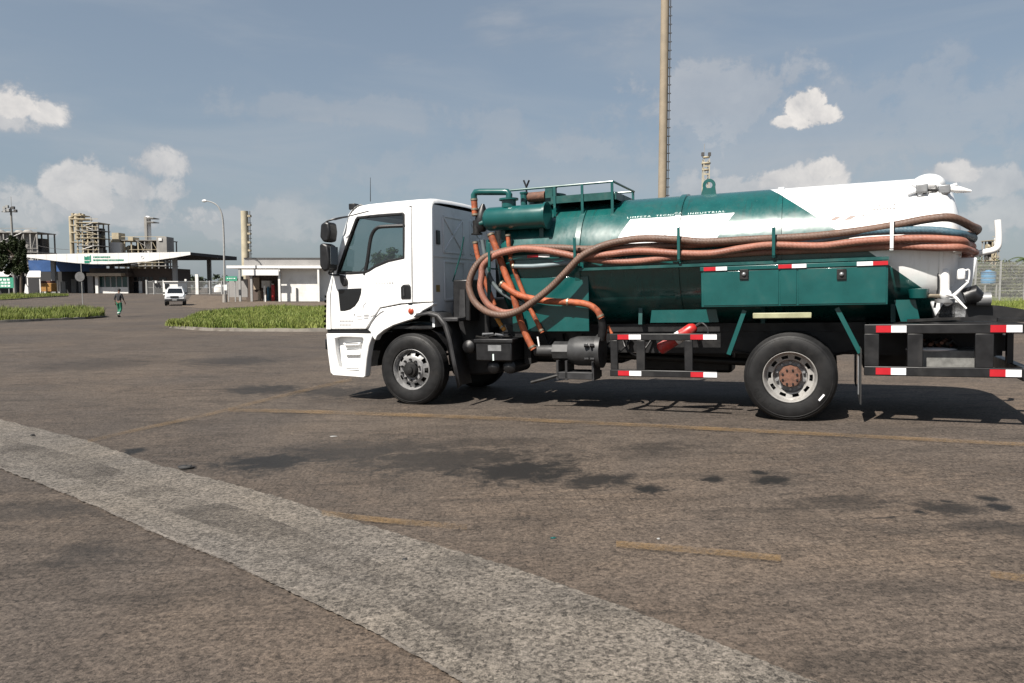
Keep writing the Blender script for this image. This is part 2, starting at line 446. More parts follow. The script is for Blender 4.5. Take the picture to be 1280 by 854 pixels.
        g.put(b.inputs['Roughness'], g.m('SUBTRACT', .88, g.m('MULTIPLY', st, .25)))
    else:
        b.inputs['Roughness'].default_value = .88
    b.inputs['Specular IOR Level'].default_value = .3
    g.put(b.inputs['Base Color'], c)
    bp = g.n('ShaderNodeBump'); bp.inputs['Strength'].default_value = .8; bp.inputs['Distance'].default_value = .012
    g.put(bp.inputs['Height'], height); g.put(b.inputs['Normal'], bp.outputs[0])
    return m

STAINS = [(335, 578, 70, 12, .75), (430, 566, 90, 12, .6), (560, 575, 150, 16, .6), (650, 588, 90, 16, .75), (470, 560, 130, 12, .45), (165, 564, 16, 5, .9), (233, 586, 12, 4, .6), (745, 600, 55, 9, .7),
          (815, 612, 24, 6, .8), (890, 599, 15, 4, 1.), (965, 601, 28, 6, .85), (950, 591, 12, 3, .9), (1050, 628, 90, 10, .4), (1175, 634, 50, 9, .65), (1185, 627, 14, 3, .9),
          (1245, 633, 16, 6, .95), (1235, 624, 16, 4, .8), (1150, 640, 10, 4, .8), (820, 560, 60, 6, .45), (330, 487, 50, 6, .6), (290, 452, 70, 6, .45), (420, 490, 60, 7, .5),
          (610, 553, 120, 7, .35), (1250, 660, 60, 12, .4), (60, 640, 90, 12, .35), (110, 690, 60, 16, .4), (120, 455, 90, 8, .3)]
asphalt = ground_material('worn brown grey paving', (.067, .0545, .0445), pavers=.85)
strip_mat = ground_material('pale aggregate concrete', (.116, .103, .088), stains=False, pavers=0)

xs = sorted(set([-2500, -1200, -600, -350, -220, -150] + [-110 + 5 * i for i in range(14)] + [-40 + 1.0 * i for i in range(96)] + [56 + 5 * i for i in range(12)] + [150, 220, 350, 600, 1200, 2500]))
ys = sorted(set([-300, -100, -40, -15] + [-6 + .8 * i for i in range(50)] + [34 + 2 * i for i in range(58)] + [155, 170, 200, 260, 350, 500, 800, 1400, 3000]))
ground = MB().grid([[(x, y, terrain(x, y)) for x in xs] for y in ys]).build('ground', asphalt, smooth=60, fix=False)
tag(ground, kind='structure')

def sheet(name, A, B, lift, material, kind='structure', jag=0, seed=0):
    """strip on the ground between two rows of photograph pixels"""
    rnd = random.Random(seed)
    A = [Vector((x, y, 0)) for x, y in A]; B = [Vector((x, y, 0)) for x, y in B]
    def res(L, n):
        P = smooth_path(L, 12); d = [0]
        for i in range(1, len(P)): d.append(d[-1] + (P[i] - P[i - 1]).length)
        out = []; j = 0
        for k in range(n):
            t = d[-1] * k / (n - 1)
            while j < len(d) - 2 and d[j + 1] < t: j += 1
            out.append(P[j].lerp(P[j + 1], (t - d[j]) / max(d[j + 1] - d[j], 1e-6)))
        return out
    n = 300
    A, B = res(A, n), res(B, n)
    rows = []
    for a, b in zip(A, B):
        ja, jb = rnd.uniform(-jag, jag), rnd.uniform(-jag, jag)
        pa, pb = on_ground(a.x, a.y + ja), on_ground(b.x, b.y + jb)
        row = []
        for k in range(7):
            p = pa.lerp(pb, k / 6); row.append((p.x, p.y, terrain(p.x, p.y) + lift))
        rows.append(row)
    o = MB().grid(rows).build(name, material, smooth=60, fix=False)
    return tag(o, kind=kind)
sheet('concrete_strip', [(-120, 492), (0, 525), (100, 550), (200, 583), (320, 615), (400, 640), (500, 670), (625, 707), (740, 747), (880, 800), (1010, 852), (1200, 930)],
      [(-120, 540), (0, 587), (65, 612), (120, 635), (200, 670), (280, 702), (370, 746), (480, 800), (570, 852), (700, 930)], .012, strip_mat, jag=1.1, seed=2)
pale_joint = mat('pale cement joint', (.27, .24, .21), .85, var=.3, scale=3, dirt=.6, dirt_col=(.14, .12, .10), dscale=4)
_g = G(pale_joint.node_tree); _t = _g.n('ShaderNodeTexCoord').outputs['Object']
_g.put(pale_joint.node_tree.nodes['Principled BSDF'].inputs['Alpha'], _g.sstep(_g.m('ADD', _g.m('MULTIPLY', _g.noise(_t, 18, 5, .7), .6), _g.m('MULTIPLY', _g.noise(_t, 1.3, 4, .6), .6)), .48, .8, 0, .8))
sheet('cement_joint', [(-60, 561), (0, 585.5), (65, 610.5), (120, 633), (200, 668.5), (280, 700.5), (370, 744), (470, 793), (570, 848), (700, 925)],
      [(-60, 563), (0, 588), (65, 613.5), (120, 637), (200, 672.5), (280, 705), (370, 748.5), (470, 798), (570, 853.5), (700, 931)], .018, pale_joint, jag=1.0, seed=3)

# tyre grime along the middle of the strip
gm = bpy.data.materials.new('tyre grime'); gm.use_nodes = True
g = G(gm.node_tree); b = gm.node_tree.nodes['Principled BSDF']; b.inputs['Base Color'].default_value = (.043, .037, .032, 1); b.inputs['Roughness'].default_value = .9
tc = g.n('ShaderNodeTexCoord').outputs['Object']
g.put(b.inputs['Alpha'], g.sstep(g.m('ADD', g.m('MULTIPLY', g.noise(tc, 1.2, 5, .6, .5), .8), g.m('MULTIPLY', g.noise(tc, 40, 3, .7), .35)), .46, .86, 0, .7))
sheet('tyre_grime', [(0, 548), (100, 573), (200, 607), (320, 644), (420, 684), (520, 728), (640, 790)], [(0, 570), (100, 602), (200, 637), (320, 682), (420, 726), (520, 776), (640, 850)], .016, gm, jag=.6, seed=4)
# yellow road paint, worn through to the paving
ym = bpy.data.materials.new('worn yellow paint'); ym.use_nodes = True
g = G(ym.node_tree); b = ym.node_tree.nodes['Principled BSDF']
tc = g.n('ShaderNodeTexCoord').outputs['Object']
wn = g.m('ADD', g.m('MULTIPLY', g.noise(tc, 45, 5, .8), .7), g.m('MULTIPLY', g.noise(tc, 1.6, 4, .6), .45))
g.put(b.inputs['Base Color'], g.mix(g.noise(tc, 5, 4), (.175, .105, .042), (.24, .152, .06)))
b.inputs['Roughness'].default_value = .8
g.put(b.inputs['Alpha'], g.sstep(wn, .44, .74, 0, .55))
yf = ym.copy(); yf.name = 'faded yellow paint'
[setattr(n.inputs[4], 'default_value', .3) for n in yf.node_tree.nodes if n.type == 'MAP_RANGE' and n.inputs[1].default_value > .43 and n.inputs[1].default_value < .45]
def line(name, pts, w, material, seed):
    A = [(x, y - w / 2) for x, y in pts]; B = [(x, y + w / 2) for x, y in pts]
    return sheet(name, A, B, .016, material, jag=.2, seed=seed)
line('yellow_road_line', [(285, 513.5), (420, 517), (600, 523.5), (800, 533), (1000, 543), (1290, 558)], 4.2, ym, 5)
line('yellow_road_line', [(110, 553), (180, 537), (262, 519), (340, 499), (440, 475)], 4.0, yf, 6)
line('yellow_road_dash', [(402, 644), (470, 652), (584, 662)], 7, ym, 7)
line('yellow_road_dash', [(770, 683), (870, 691), (976, 701)], 8, ym, 8)
line('yellow_road_dash', [(1238, 721), (1300, 729)], 9, ym, 9)

# ------------------------------------------------------------------ grass islands with kerbs
soil = mat('trodden soil', (.12, .088, .06), .95, var=.3, scale=1.5, bump=.5, bscale=20)
turf = mat('short turf', (.13, .155, .045), .95, var=.35, scale=.8, dirt=.4, dirt_col=(.13, .10, .06), dscale=.5, bump=.5, bscale=20)
def grass_mat(name, lo, hi):
    m = bpy.data.materials.new(name); m.use_nodes = True
    g = G(m.node_tree); b = m.node_tree.nodes['Principled BSDF']
    tc = g.n('ShaderNodeTexCoord').outputs['Object']
    g.put(b.inputs['Base Color'], g.mix(g.sstep(g.noise(tc, 6, 3, .7), .6, .68, 0, .6), g.mix(g.sstep(g.noise(tc, .9, 5, .7), .3, .7), lo, hi), (.27, .225, .105)))
    b.inputs['Roughness'].default_value = .6; b.inputs['Specular IOR Level'].default_value = .25
    b.inputs['Subsurface Weight'].default_value = 0
    return m
blade = grass_mat('grass blades', (.075, .115, .016), (.19, .21, .055))
blade_dry = grass_mat('dry grass blades', (.16, .15, .05), (.27, .23, .10))
kerb_m = mat('stained kerb concrete', (.20, .18, .155), .9, var=.3, scale=1.2, dirt=.8, dirt_col=(.085, .07, .055), dscale=1.8, bump=.4, bscale=20)
def island(name, near, far, label, n, hmin, hmax, seed, far_bare=.0):
    """grass bed between a near and a far row of pixels; kerb along the near row, blades as one mass"""
    rnd = random.Random(seed)
    P = [on_ground(*p) for p in smooth_path([(x, y, 0) for x, y in near], 6) for p in [(p.x, p.y)]]
    Q = [on_ground(*p) for p in smooth_path([(x, y, 0) for x, y in far], 6) for p in [(p.x, p.y)]]
    N = min(len(P), len(Q))
    P = [P[int(i * (len(P) - 1) / (N - 1))] for i in range(N)]; Q = [Q[int(i * (len(Q) - 1) / (N - 1))] for i in range(N)]
    rows = [[(p.lerp(q, k / 8).x, p.lerp(q, k / 8).y, terrain(p.lerp(q, k / 8).x, p.lerp(q, k / 8).y) + .10) for k in range(9)] for p, q in zip(P, Q)]
    bed = tag(MB().grid(rows).build(name, turf, smooth=60, fix=False), kind='structure')
    kb = MB()
    for L, out in ((P, -1), (Q, 1)):
        prof = []
        for i, p in enumerate(L):
            d = (L[min(i + 1, N - 1)] - L[max(i - 1, 0)]).normalized(); nrm = Vector((d.y, -d.x, 0))
            if nrm.y * out < 0: nrm = -nrm
            wv = .02 * rnd.uniform(-1, 1)
            z = terrain(p.x, p.y)
            prof.append([(p.x - nrm.x * .12, p.y - nrm.y * .12, z + .06), (p.x - nrm.x * .12, p.y - nrm.y * .12, z + .115 + wv), (p.x + nrm.x * .02, p.y + nrm.y * .02, z + .115 + wv), (p.x + nrm.x * .06, p.y + nrm.y * .06, z - .02)])
        kb.grid(prof)
    tag(kb.build('kerb', kerb_m, smooth=30, fix=False), kind='structure')
    v, f = [], []
    for _ in range(n):
        i = rnd.random() * (N - 1.001); k = int(i); t = i - k
        a = P[k].lerp(P[k + 1], t); b2 = Q[k].lerp(Q[k + 1], t)
        s = rnd.random() ** 1.25
        c = a.lerp(b2, .02 + .97 * s)
        patch = .5 + .5 * math.sin(c.x * .9 + 1.7 * math.sin(c.y * .35)) * math.sin(c.y * .5 + c.x * .23)
        if rnd.random() > .45 + .6 * patch: continue
        h = rnd.uniform(hmin, hmax) * (.55 + .65 * patch)
        for _b in range(4):
            an = rnd.uniform(0, 6.283); x, y = c.x + rnd.gauss(0, .07), c.y + rnd.gauss(0, .07); z = terrain(x, y) + .09
            w = rnd.uniform(.008, .022); lean = rnd.uniform(.05, .5) * h; la = rnd.uniform(0, 6.283); hh = h * rnd.uniform(.6, 1.1)
            cx, cy = math.cos(an) * w, math.sin(an) * w; lx, ly = math.cos(la) * lean, math.sin(la) * lean
            q = len(v)
            v += [(x - cx, y - cy, z), (x + cx, y + cy, z), (x + lx * .4 + cx * .7, y + ly * .4 + cy * .7, z + hh * .6), (x + lx * .4 - cx * .7, y + ly * .4 - cy * .7, z + hh * .6), (x + lx, y + ly, z + hh)]
            f += [(q, q + 1, q + 2, q + 3), (q + 3, q + 2, q + 4)]
    gr = MB().add(v, f).build('grass', blade, smooth=0, fix=False)
    return tag(gr, label, 'grass', kind='stuff')
island('grass_island', [(213, 410), (260, 413.5), (330, 414.5), (420, 414.5), (560, 412), (720, 406)], [(214, 408), (262, 394), (320, 386), (420, 385), (560, 384), (720, 382)],
       'tall green grass on the kerbed island left of the truck cab', 26000, .08, .36, 11)
island('grass_island', [(-60, 405), (0, 403.5), (60, 401), (105, 399), (127, 397)], [(-60, 393), (0, 391.5), (60, 391), (105, 392), (127, 395)],
       'grass on the small island in front of the gate canopy', 11000, .15, .55, 12)
island('grass_island', [(-60, 377), (0, 375.6), (40, 373), (85, 370.6)], [(-60, 371), (0, 370.5), (40, 369.5), (85, 369)],
       'grass verge under the ragged dark tree at left edge', 3500, .25, .5, 13)
island('grass_verge', [(1150, 393), (1200, 392), (1240, 391.5), (1300, 391)], [(1150, 375), (1200, 375), (1240, 375), (1300, 375)],
       'grass verge in front of the mesh fence behind the truck tail', 9000, .2, .45, 14)

sheet('dirt_verge', [(226, 383.5), (262, 386), (300, 384), (352, 383), (420, 382)], [(240, 369), (270, 370), (300, 371), (352, 378), (420, 378)], .01, soil, seed=20)


# ------------------------------------------------------------------ the vacuum tanker truck
# local axes of the truck: x runs from the front wheel to the rear, y away from the viewer, z up
T_ORG, T_YAW, T_PIT = Vector((-1.45, 10.633, .014)), .40404, .025615
_c, _s = math.cos(T_YAW), math.sin(T_YAW)
TU = Vector((_c * math.cos(T_PIT), -_s * math.cos(T_PIT), math.sin(T_PIT))); TV = Vector((_s, _c, 0)); TWv = TU.cross(TV)
TM = Matrix(((TU.x, TV.x, TWv.x, T_ORG.x), (TU.y, TV.y, TWv.y, T_ORG.y), (TU.z, TV.z, TWv.z, T_ORG.z), (0, 0, 0, 1)))
def T(x, y, v):
    """point of the truck that lies in its lengthwise plane at depth v"""
    d = ray(x, y); c0 = Vector((0, 0, CAM_Z)); t = (T_ORG + TV * v - c0).dot(TV) / d.dot(TV); q = c0 + d * t - T_ORG
    return Vector((q.dot(TU), v, q.dot(TWv)))
truck = empty('tanker_truck'); truck.matrix_world = TM
tag(truck, 'white cab truck with green and white vacuum tank and red white side guards', 'truck')
WB, TR = 5.115, .52            # wheelbase, tyre radius
VC, WC, RT = 1.18, 1.97, .87   # tank axis and radius
FAR = 2.36                     # mirror: far side v = FAR - v
def side(p): return (p[0], FAR - p[1], p[2])
def part(mb, name, m, parent=truck, **k): return mb.build(name, m, parent, **k)

# --- wheels
def tyre_prof():
    p = [(.045, .292), (.012, .315), (.004, .35), (.0, .40), (.006, .445), (.0135, .462), (.012, .466), (.024, .487), (.026, .489), (.024, .491), (.04, .505), (.055, .516)]
    for k in range(5):
        a = .058 + k * .034
        p += [(a, .52), (a + .024, .52), (a + .0255, .507), (a + .0325, .507)]
    p += [(.228, .516), (.243, .505), (.262, .485), (.274, .445), (.28, .40), (.276, .35), (.268, .315), (.235, .292)]
    return p
def raised_text(s, c, r, a0, a1, size, y):
    """letters set round the sidewall between two clock angles"""
    mb = MB()
    for i, ch in enumerate(s):
        if ch == ' ': continue
        v, f = text_geo(ch, size)
        if not v: continue
        an = a0 + (a1 - a0) * i / max(len(s) - 1, 1)
        w = max(p[0] for p in v)
        out = []
        for p in v:
            X, Y = p[0] - w / 2, p[1]
            rr = r + Y; th = an - X / r
            out.append((c[0] + rr * math.cos(th), y, c[2] + rr * math.sin(th)))
        mb.add(out, f)
    return mb
letter = mat('tyre lettering', (.006, .006, .006), .5, var=.2)
def holes_disc(mb, o, ax, a_out, r_out, a_in, r_in, n=10):
    N = n * 6
    prof = [(a_out + (a_in - a_out) * t, r_out + (r_in - r_out) * t) for t in (0, .22, .5, .78, 1)]
    mb.lathe(prof, o, ax, N, skip=lambda i, k: i in (1, 2) and k % 6 in (2, 3, 4))
def wheel(u, near=True, rear=False, parent=truck, twin=False):
    y0 = 0.0 if near else FAR; sg = 1 if near else -1
    c = Vector((u, y0, TR - .008)); ax = Vector((0, sg, 0))
    w = empty('wheel', parent=parent)
    ty = MB().lathe(tyre_prof(), c, ax, 56).build('tyre', rubber, w, smooth=40)
    if twin: MB().lathe(tyre_prof(), c + ax * .33, ax, 40).build('tyre', rubber, w, smooth=40)
    rim = MB()
    if not rear:
        rim.lathe([(.045, .296), (.03, .300), (.026, .292), (.04, .285), (.06, .272), (.10, .266)], c, ax, 60)
        holes_disc(rim, c, ax, .10, .266, .045, .185)
        rim.lathe([(.045, .185), (.028, .175), (.024, .150), (.03, .118), (.05, .112)], c, ax, 60)
        r_o = rim.build('rim', rim_dark, w, smooth=40)
        hub = MB().lathe([(.05, .115), (-.005, .110), (-.025, .095), (-.03, .06), (-.05, .055), (-.055, .0)], c, ax, 28)
        hub.build('hub', dark_steel, w, smooth=30)
        nut_r, nut_a = .148, .0
    else:
        rim.lathe([(.05, .296), (.028, .303), (.022, .296), (.032, .286), (.05, .282), (.075, .270), (.125, .264)], c, ax, 60)
        holes_disc(rim, c, ax, .125, .264, .135, .198)
        rim.lathe([(.135, .198), (.15, .192), (.20, .182)], c, ax, 60)
        MB().lathe([(.20, .184), (.205, .165), (.20, .12)], c, ax, 48).build('rim_centre', rim_dark, w, smooth=40)
        r_o = rim.build('rim', steel, w, smooth=40)
        hub = MB().lathe([(.19, .135), (.06, .122), (.05, .116), (.048, .0)], c, ax, 10)
        hb = hub.build('hub', rust, w, smooth=30)
        for k in range(8):
            an = 2 * math.pi * (k + .5) / 8
            q = c + Vector((math.cos(an) * .086, 0, math.sin(an) * .086))
            MB().cyl(q + ax * .052, q + ax * .036, .013, 6).build('hub_bolt', dark_steel, w, smooth=0)
        nut_r, nut_a = .158, .175
    MB().lathe([(.225, .262), (.23, .0)], c, ax, 24).build('brake_drum', dark_steel, w)
    for k in range(10):
        an = 2 * math.pi * (k + .5) / 10
        q = c + Vector((math.cos(an) * nut_r, 0, math.sin(an) * nut_r))
        MB().cyl(q + ax * (nut_a + .03), q + ax * (nut_a - .012), .0165, 6).build('wheel_nut', dark_steel if not rear else galv, w, smooth=0)
    return w, c
wf, cf = wheel(0); wr, cr = wheel(WB, rear=True, twin=True)
wheel(0, near=False); wheel(WB, near=False, rear=True, twin=True)
raised_text('1100', cr, .375, R_(236), R_(203), .085, -.0015).build('sidewall_lettering', letter, wr, smooth=0, fix=False)
q = cr + Vector((math.cos(R_(-33)) * .41, -.003, math.sin(R_(-33)) * .41)); d_ = Vector((math.cos(R_(52)), 0, math.sin(R_(52))))
part(MB().bar(q - d_ * .045, q + d_ * .045, .004, .022, up=(-d_.z, 0, d_.x)), 'tyre_mark', white_tape, wr)

# --- chassis
for v in (.74, 1.54):
    fr = MB().box(-1.25, 7.35, v, v + .012, .74, 1.0).box(-1.25, 7.35, v, v + .08, 1.0, 1.012).box(-1.25, 7.35, v, v + .08, .728, .74)
    part(fr, 'chassis_rail', black)
for u in (-1.1, .55, 1.7, 2.9, 3.9, 4.6, 5.6, 6.6, 7.3):
    part(MB().box(u, u + .1, .752, 1.54, .78, .96), 'cross_member', black)
part(MB().tube([(0, .25, .5), (0, .6, .42), (0, 1.76, .42), (0, 2.1, .5)], .055), 'front_axle', black)
part(MB().tube([(WB, .3, .52), (WB, .85, .52), (WB, .98, .52), (WB, 1.18, .52), (WB, 1.38, .52), (WB, 1.5, .52), (WB, 2.06, .52)], [.09, .09, .18, .24, .18, .09, .09], 16), 'rear_axle', black)
part(MB().cyl((1.0, 1.18, .72), (WB - .2, 1.18, .56), .05), 'drive_shaft', dark_steel)
for u0, s in ((0, .65), (WB, .75)):
    for v in (.66, 1.62):
        sp_ = MB()
        for k in range(6):
            L = s * (1 - .13 * k)
            sp_.tube([(u0 - L, v, .78 - .018 * k), (u0, v, .64 - .018 * k), (u0 + L, v, .78 - .018 * k)], .012, 6)
        part(sp_, 'leaf_spring', dark_steel)
part(MB().box(1.15, 6.4, .72, .86, 1.014, 1.12).box(1.15, 6.4, 1.5, 1.64, 1.014, 1.12), 'subframe', black)
part(MB().box(.25, 1.15, .85, 1.5, .55, 1.1), 'gearbox', black, bevel=.05)

# --- tank
prof = [(1.10, .0), (1.115, .25), (1.15, .48), (1.21, .70), (1.28, .81), (1.36, .86), (1.42, RT), (6.66, RT), (6.662, RT + .012), (6.70, RT + .012), (6.702, RT - .005), (6.76, RT - .03), (6.85, RT - .14), (6.91, .55), (6.955, .3), (6.97, 0)]
tp = bpy.data.materials.new('tank paint'); tp.use_nodes = True
g = G(tp.node_tree); b = tp.node_tree.nodes['Principled BSDF']
tc = g.n('ShaderNodeTexCoord').outputs['Object']; sp = g.n('ShaderNodeSeparateXYZ'); g.put(sp.inputs[0], tc)
edge = g.m('SUBTRACT', g.m('ADD', sp.outputs[0], g.m('MULTIPLY', sp.outputs[2], 1.28)), 5.02 + 1.28 * 2.68)
wmask = g.sstep(edge, -.004, .004)
n1 = g.noise(tc, 2.4, 6, .65, .3); n2 = g.noise(g.mapping(tc, (1, 1, .3)), 4, 7, .7, .5); n3 = g.noise(tc, 22, 4, .7)
gcol = g.mix(g.sstep(n1, .3, .7), (.0022, .053, .0505), (.0036, .075, .070))
gcol = g.mix(g.m('MULTIPLY', g.sstep(n2, .48, .72), .6), gcol, (.016, .054, .049))
drip = g.noise(g.mapping(tc, (9, 1.2, .5)), 2.0, 6, .7, .2)
gcol = g.mix(g.m('MULTIPLY', g.sstep(drip, .54, .70), .5), gcol, (.012, .030, .027))
gcol = g.mix(g.m('MULTIPLY', g.sstep(n3, .62, .70), .25), gcol, (.085, .145, .13))
wcol = g.mix(g.m('MULTIPLY', g.sstep(n2, .5, .78), .3), (.80, .80, .79), (.50, .47, .42))
wcol = g.mix(g.m('MULTIPLY', g.sstep(drip, .56, .72), .35), wcol, (.40, .36, .31))
g.put(b.inputs['Base Color'], g.mix(wmask, gcol, wcol))
g.put(b.inputs['Roughness'], g.sstep(n2, .3, .75, .24, .42)); b.inputs['Coat Weight'].default_value = .6; b.inputs['Coat Roughness'].default_value = .16
bp = g.n('ShaderNodeBump'); bp.inputs['Strength'].default_value = .2; bp.inputs['Distance'].default_value = .05
g.put(bp.inputs['Height'], g.noise(tc, 2.2, 3, .5)); g.put(b.inputs['Normal'], bp.outputs[0])
tank = part(MB().lathe(prof, (0, VC, WC), (1, 0, 0), 96), 'tank', tp, smooth=30)
for u in (2.44, 3.75, 4.97):
    part(MB().lathe([(u - .035, RT - .005), (u - .035, RT + .022), (u + .035, RT + .022), (u + .035, RT - .005)], (0, VC, WC), (1, 0, 0), 72, closed=True), 'tank_band', tp, tank, smooth=30)
def on_tank(u, th, lift=.003):
    """th in degrees above the near horizontal"""
    a = R_(th); return (u, VC - (RT + lift) * math.cos(a), WC + (RT + lift) * math.sin(a))
def tank_patch(name, quad, m, lift=.003):
    (u0, t0), (u1, t1), (u2, t2), (u3, t3) = quad     # lower left, lower right, upper right, upper left
    rows = []
    for i in range(9):
        s = i / 8; rows.append([])
        for k in range(9):
            r = k / 8
            a = (u0 + (u1 - u0) * r, t0 + (t1 - t0) * r); c2 = (u3 + (u2 - u3) * r, t3 + (t2 - t3) * r)
            rows[-1].append(on_tank(a[0] + (c2[0] - a[0]) * s, a[1] + (c2[1] - a[1]) * s, lift))
    return part(MB().grid(rows), name, m, tank, fix=False, smooth=60)
panel_white = mat('white lettering panel', (.80, .80, .80), .4, var=.03)
for ua, ub in ((0, 1),):
    tank_patch('name_panel', [(2.93, 11), (3.71, 11), (3.71, 38), (3.13, 38)], panel_white)
    tank_patch('name_panel', [(3.79, 11), (4.22, 11), (4.45, 38), (3.79, 38)], panel_white)
    tank_patch('name_panel', [(3.715, 11), (3.785, 11), (3.785, 38), (3.715, 38)], panel_white, .026)
def tank_text(s, u0, u1, th, size, m, name, lift=.003, spacing=1.0, shear=0):
    v, f = text_geo(s, size, spacing, shear)
    x0, x1 = min(p[0] for p in v), max(p[0] for p in v); k = (u1 - u0) / (x1 - x0)
    return part(MB().add([on_tank(u0 + (p[0] - x0) * k, th + math.degrees(p[1] / RT), lift + (.023 if abs(u0 + (p[0] - x0) * k - 3.75) < .045 else 0)) for p in v], f), name, m, tank, smooth=0, fix=False)
pale_text = mat('pale lettering', (.62, .72, .69), .5, var=.05)
tank_text('LIMPEZA  TECNICA  INDUSTRIAL', 3.08, 4.33, 39.3, .042, pale_text, 'lettering', spacing=1.3)
faint = mat('faint grey lettering', (.66, .66, .665), .5, var=.03)
for k in range(6):
    u = 3.86 + k * .058; tank_patch('lettering_stroke', [(u, 20), (u + .016, 20), (u + .106, 33), (u + .09, 33)], faint, .0055)
for k in range(4):
    u = 3.2 + k * .13; tank_patch('lettering_stroke', [(u, 20), (u + .06, 20), (u + .085, 31), (u + .025, 31)], faint, .0055)
stripe_brown = mat('brown stripe', (.22, .15, .13), .5)
for a0 in (5.60, 5.76):
    tank_patch('painted_dash', [(a0 - .07, 24.6), (a0 + .0, 24.6), (a0 + .07, 28), (a0 + .0, 28)], stripe_brown)
grey_line = mat('grey lettering', (.48, .46, .45), .5)
def tank_line(pts, w, name='emblem_line'):
    P = [Vector(on_tank(*p)) for p in pts]; mb = MB()
    for a, c2 in zip(P, P[1:]): mb.bar(a, c2, .003, w, up=(0, 0, 1))
    return part(mb, name, grey_line, tank)
tank_line([(6.0, 35.5), (5.885, 27.3), (6.25, 27.6)], .010)
for th, a0, a1, w in ((36, 6.06, 6.24, .018), (32.2, 6.0, 6.24, .028), (29.3, 6.08, 6.24, .012)):
    n = 7
    for k in range(n):
        u = a0 + (a1 - a0) * k / n; tank_line([(u, th), (u + (a1 - a0) / n * .66, th)], w, 'emblem_stroke')
# lifting eye
ey = T(886, 240, VC); u0 = ey.x
out = [(u0 - .11, 2.82), (u0 + .10, 2.82)] + [(u0 + .005 + .085 * math.cos(R_(a)), 2.965 + .085 * math.sin(R_(a))) for a in range(-20, 201, 20)]
inn = []
for p in out:
    d = Vector((p[0] - u0 - .005, p[1] - 2.955)).normalized(); inn.append((u0 + .005 + d.x * .045, 2.962 + d.y * .045))
part(MB().ring(out, inn, VC - .012, VC + .012), 'lifting_eye', green, tank)
# rear door: hinge hump, clamps with wing handles
part(MB().ball((6.60, VC - .28, 2.71), (.19, .32, .145), 24, 12), 'door_hinge_hump', white, tank)
def clamp(px, py, v, big):
    p = T(px, py, v)
    c = MB().box(p.x - .06, p.x + .06, v - .05, v + .05, p.z - .05, p.z + .05)
    o = part(c, 'door_clamp', galv, tank, bevel=.012)
    for an in ((200, 1), (150, .8), (255, .6)) if not big else ((20, .9), (140, .7), (215, .6)):
        d = Vector((math.cos(R_(an[0])), -.1, math.sin(R_(an[0])))); L = .15 * an[1]
        part(MB().tube([p + d * .03, p + d * L], [.03, .018], 8), 'clamp_handle', white_shaded, o)
    return o
c1 = clamp(1152, 236, .55, False); c2 = clamp(1180, 237, .6, True)
a, b2 = T(1160, 238, .56), T(1174, 238, .58)
part(MB().cyl(a, b2, .016, 10), 'clamp_bolt', dark_steel, tank)
a, b2 = T(1188, 236, .6), T(1214, 239, .6)
part(MB().tube([a, a.lerp(b2, .35), b2], [.035, .042, .012], 12), 'door_wing_handle', white, tank)

# --- top walkway with rails, at the front of the tank
def V3(u, v, w): return Vector((u, v, w))
wk = MB().box(1.98, 2.88, .62, 1.72, 2.835, 2.865).box(1.98, 2.88, .60, .618, 2.80, 2.90).box(2.885, 2.905, .62, 1.72, 2.80, 2.90)
walk = part(wk, 'walkway', dark_green)
for u in (2.02, 2.42, 2.84):
    part(MB().box(u, u + .035, .585, .60, 2.60, 3.03), 'rail_post', green, walk)
for u in (2.02, 2.84):
    part(MB().box(u, u + .035, 1.74, 1.755, 2.60, 3.03), 'rail_post', green, walk)
part(MB().tube([(1.35, .60, 3.03), (2.87, .60, 3.035)], .016, 8), 'hand_rail', green, walk)
part(MB().tube([(1.5, 1.75, 3.03), (2.87, 1.75, 3.035)], .016, 8), 'hand_rail', green, walk)
part(MB().tube([(2.87, .60, 3.035), (2.87, 1.75, 3.035)], .016, 8), 'hand_rail', green, walk)
# manhole and valve gear behind the drum
part(MB().lathe([(0, .26), (.16, .26), (.16, .30), (.19, .30), (.19, 0)], (1.72, 1.1, 2.80), (0, 0, 1), 28), 'manhole', dark_green)
p = T(655, 250, .75)
part(MB().lathe([(-.2, .05), (.08, .05), (.085, .06), (.11, .06), (.11, 0)], p, (0, 0, 1), 16), 'breather_pipe', green)
p = T(672, 246, .8)
part(MB().cyl(p + V3(-.14, 0, 0), p + V3(.12, 0, 0), .07, 16), 'relief_valve', rust)
part(MB().box(p.x + .14, p.x + .26, .72, .9, p.z - .14, p.z + .12), 'valve_box', dark_green, bevel=.01)
q = T(658, 234, .78)
lv = MB().tube([q + V3(0, 0, -.12), q], .014, 8).tube([q, q + V3(-.04, 0, .1)], .013, 6).tube([q, q + V3(.045, 0, .095)], .013, 6)
part(lv, 'valve_lever', plastic)
q = T(692, 236, .8); part(MB().tube([q + V3(-.04, 0, -.1), q, q + V3(.05, 0, .02)], .014, 8), 'valve_lever', plastic)

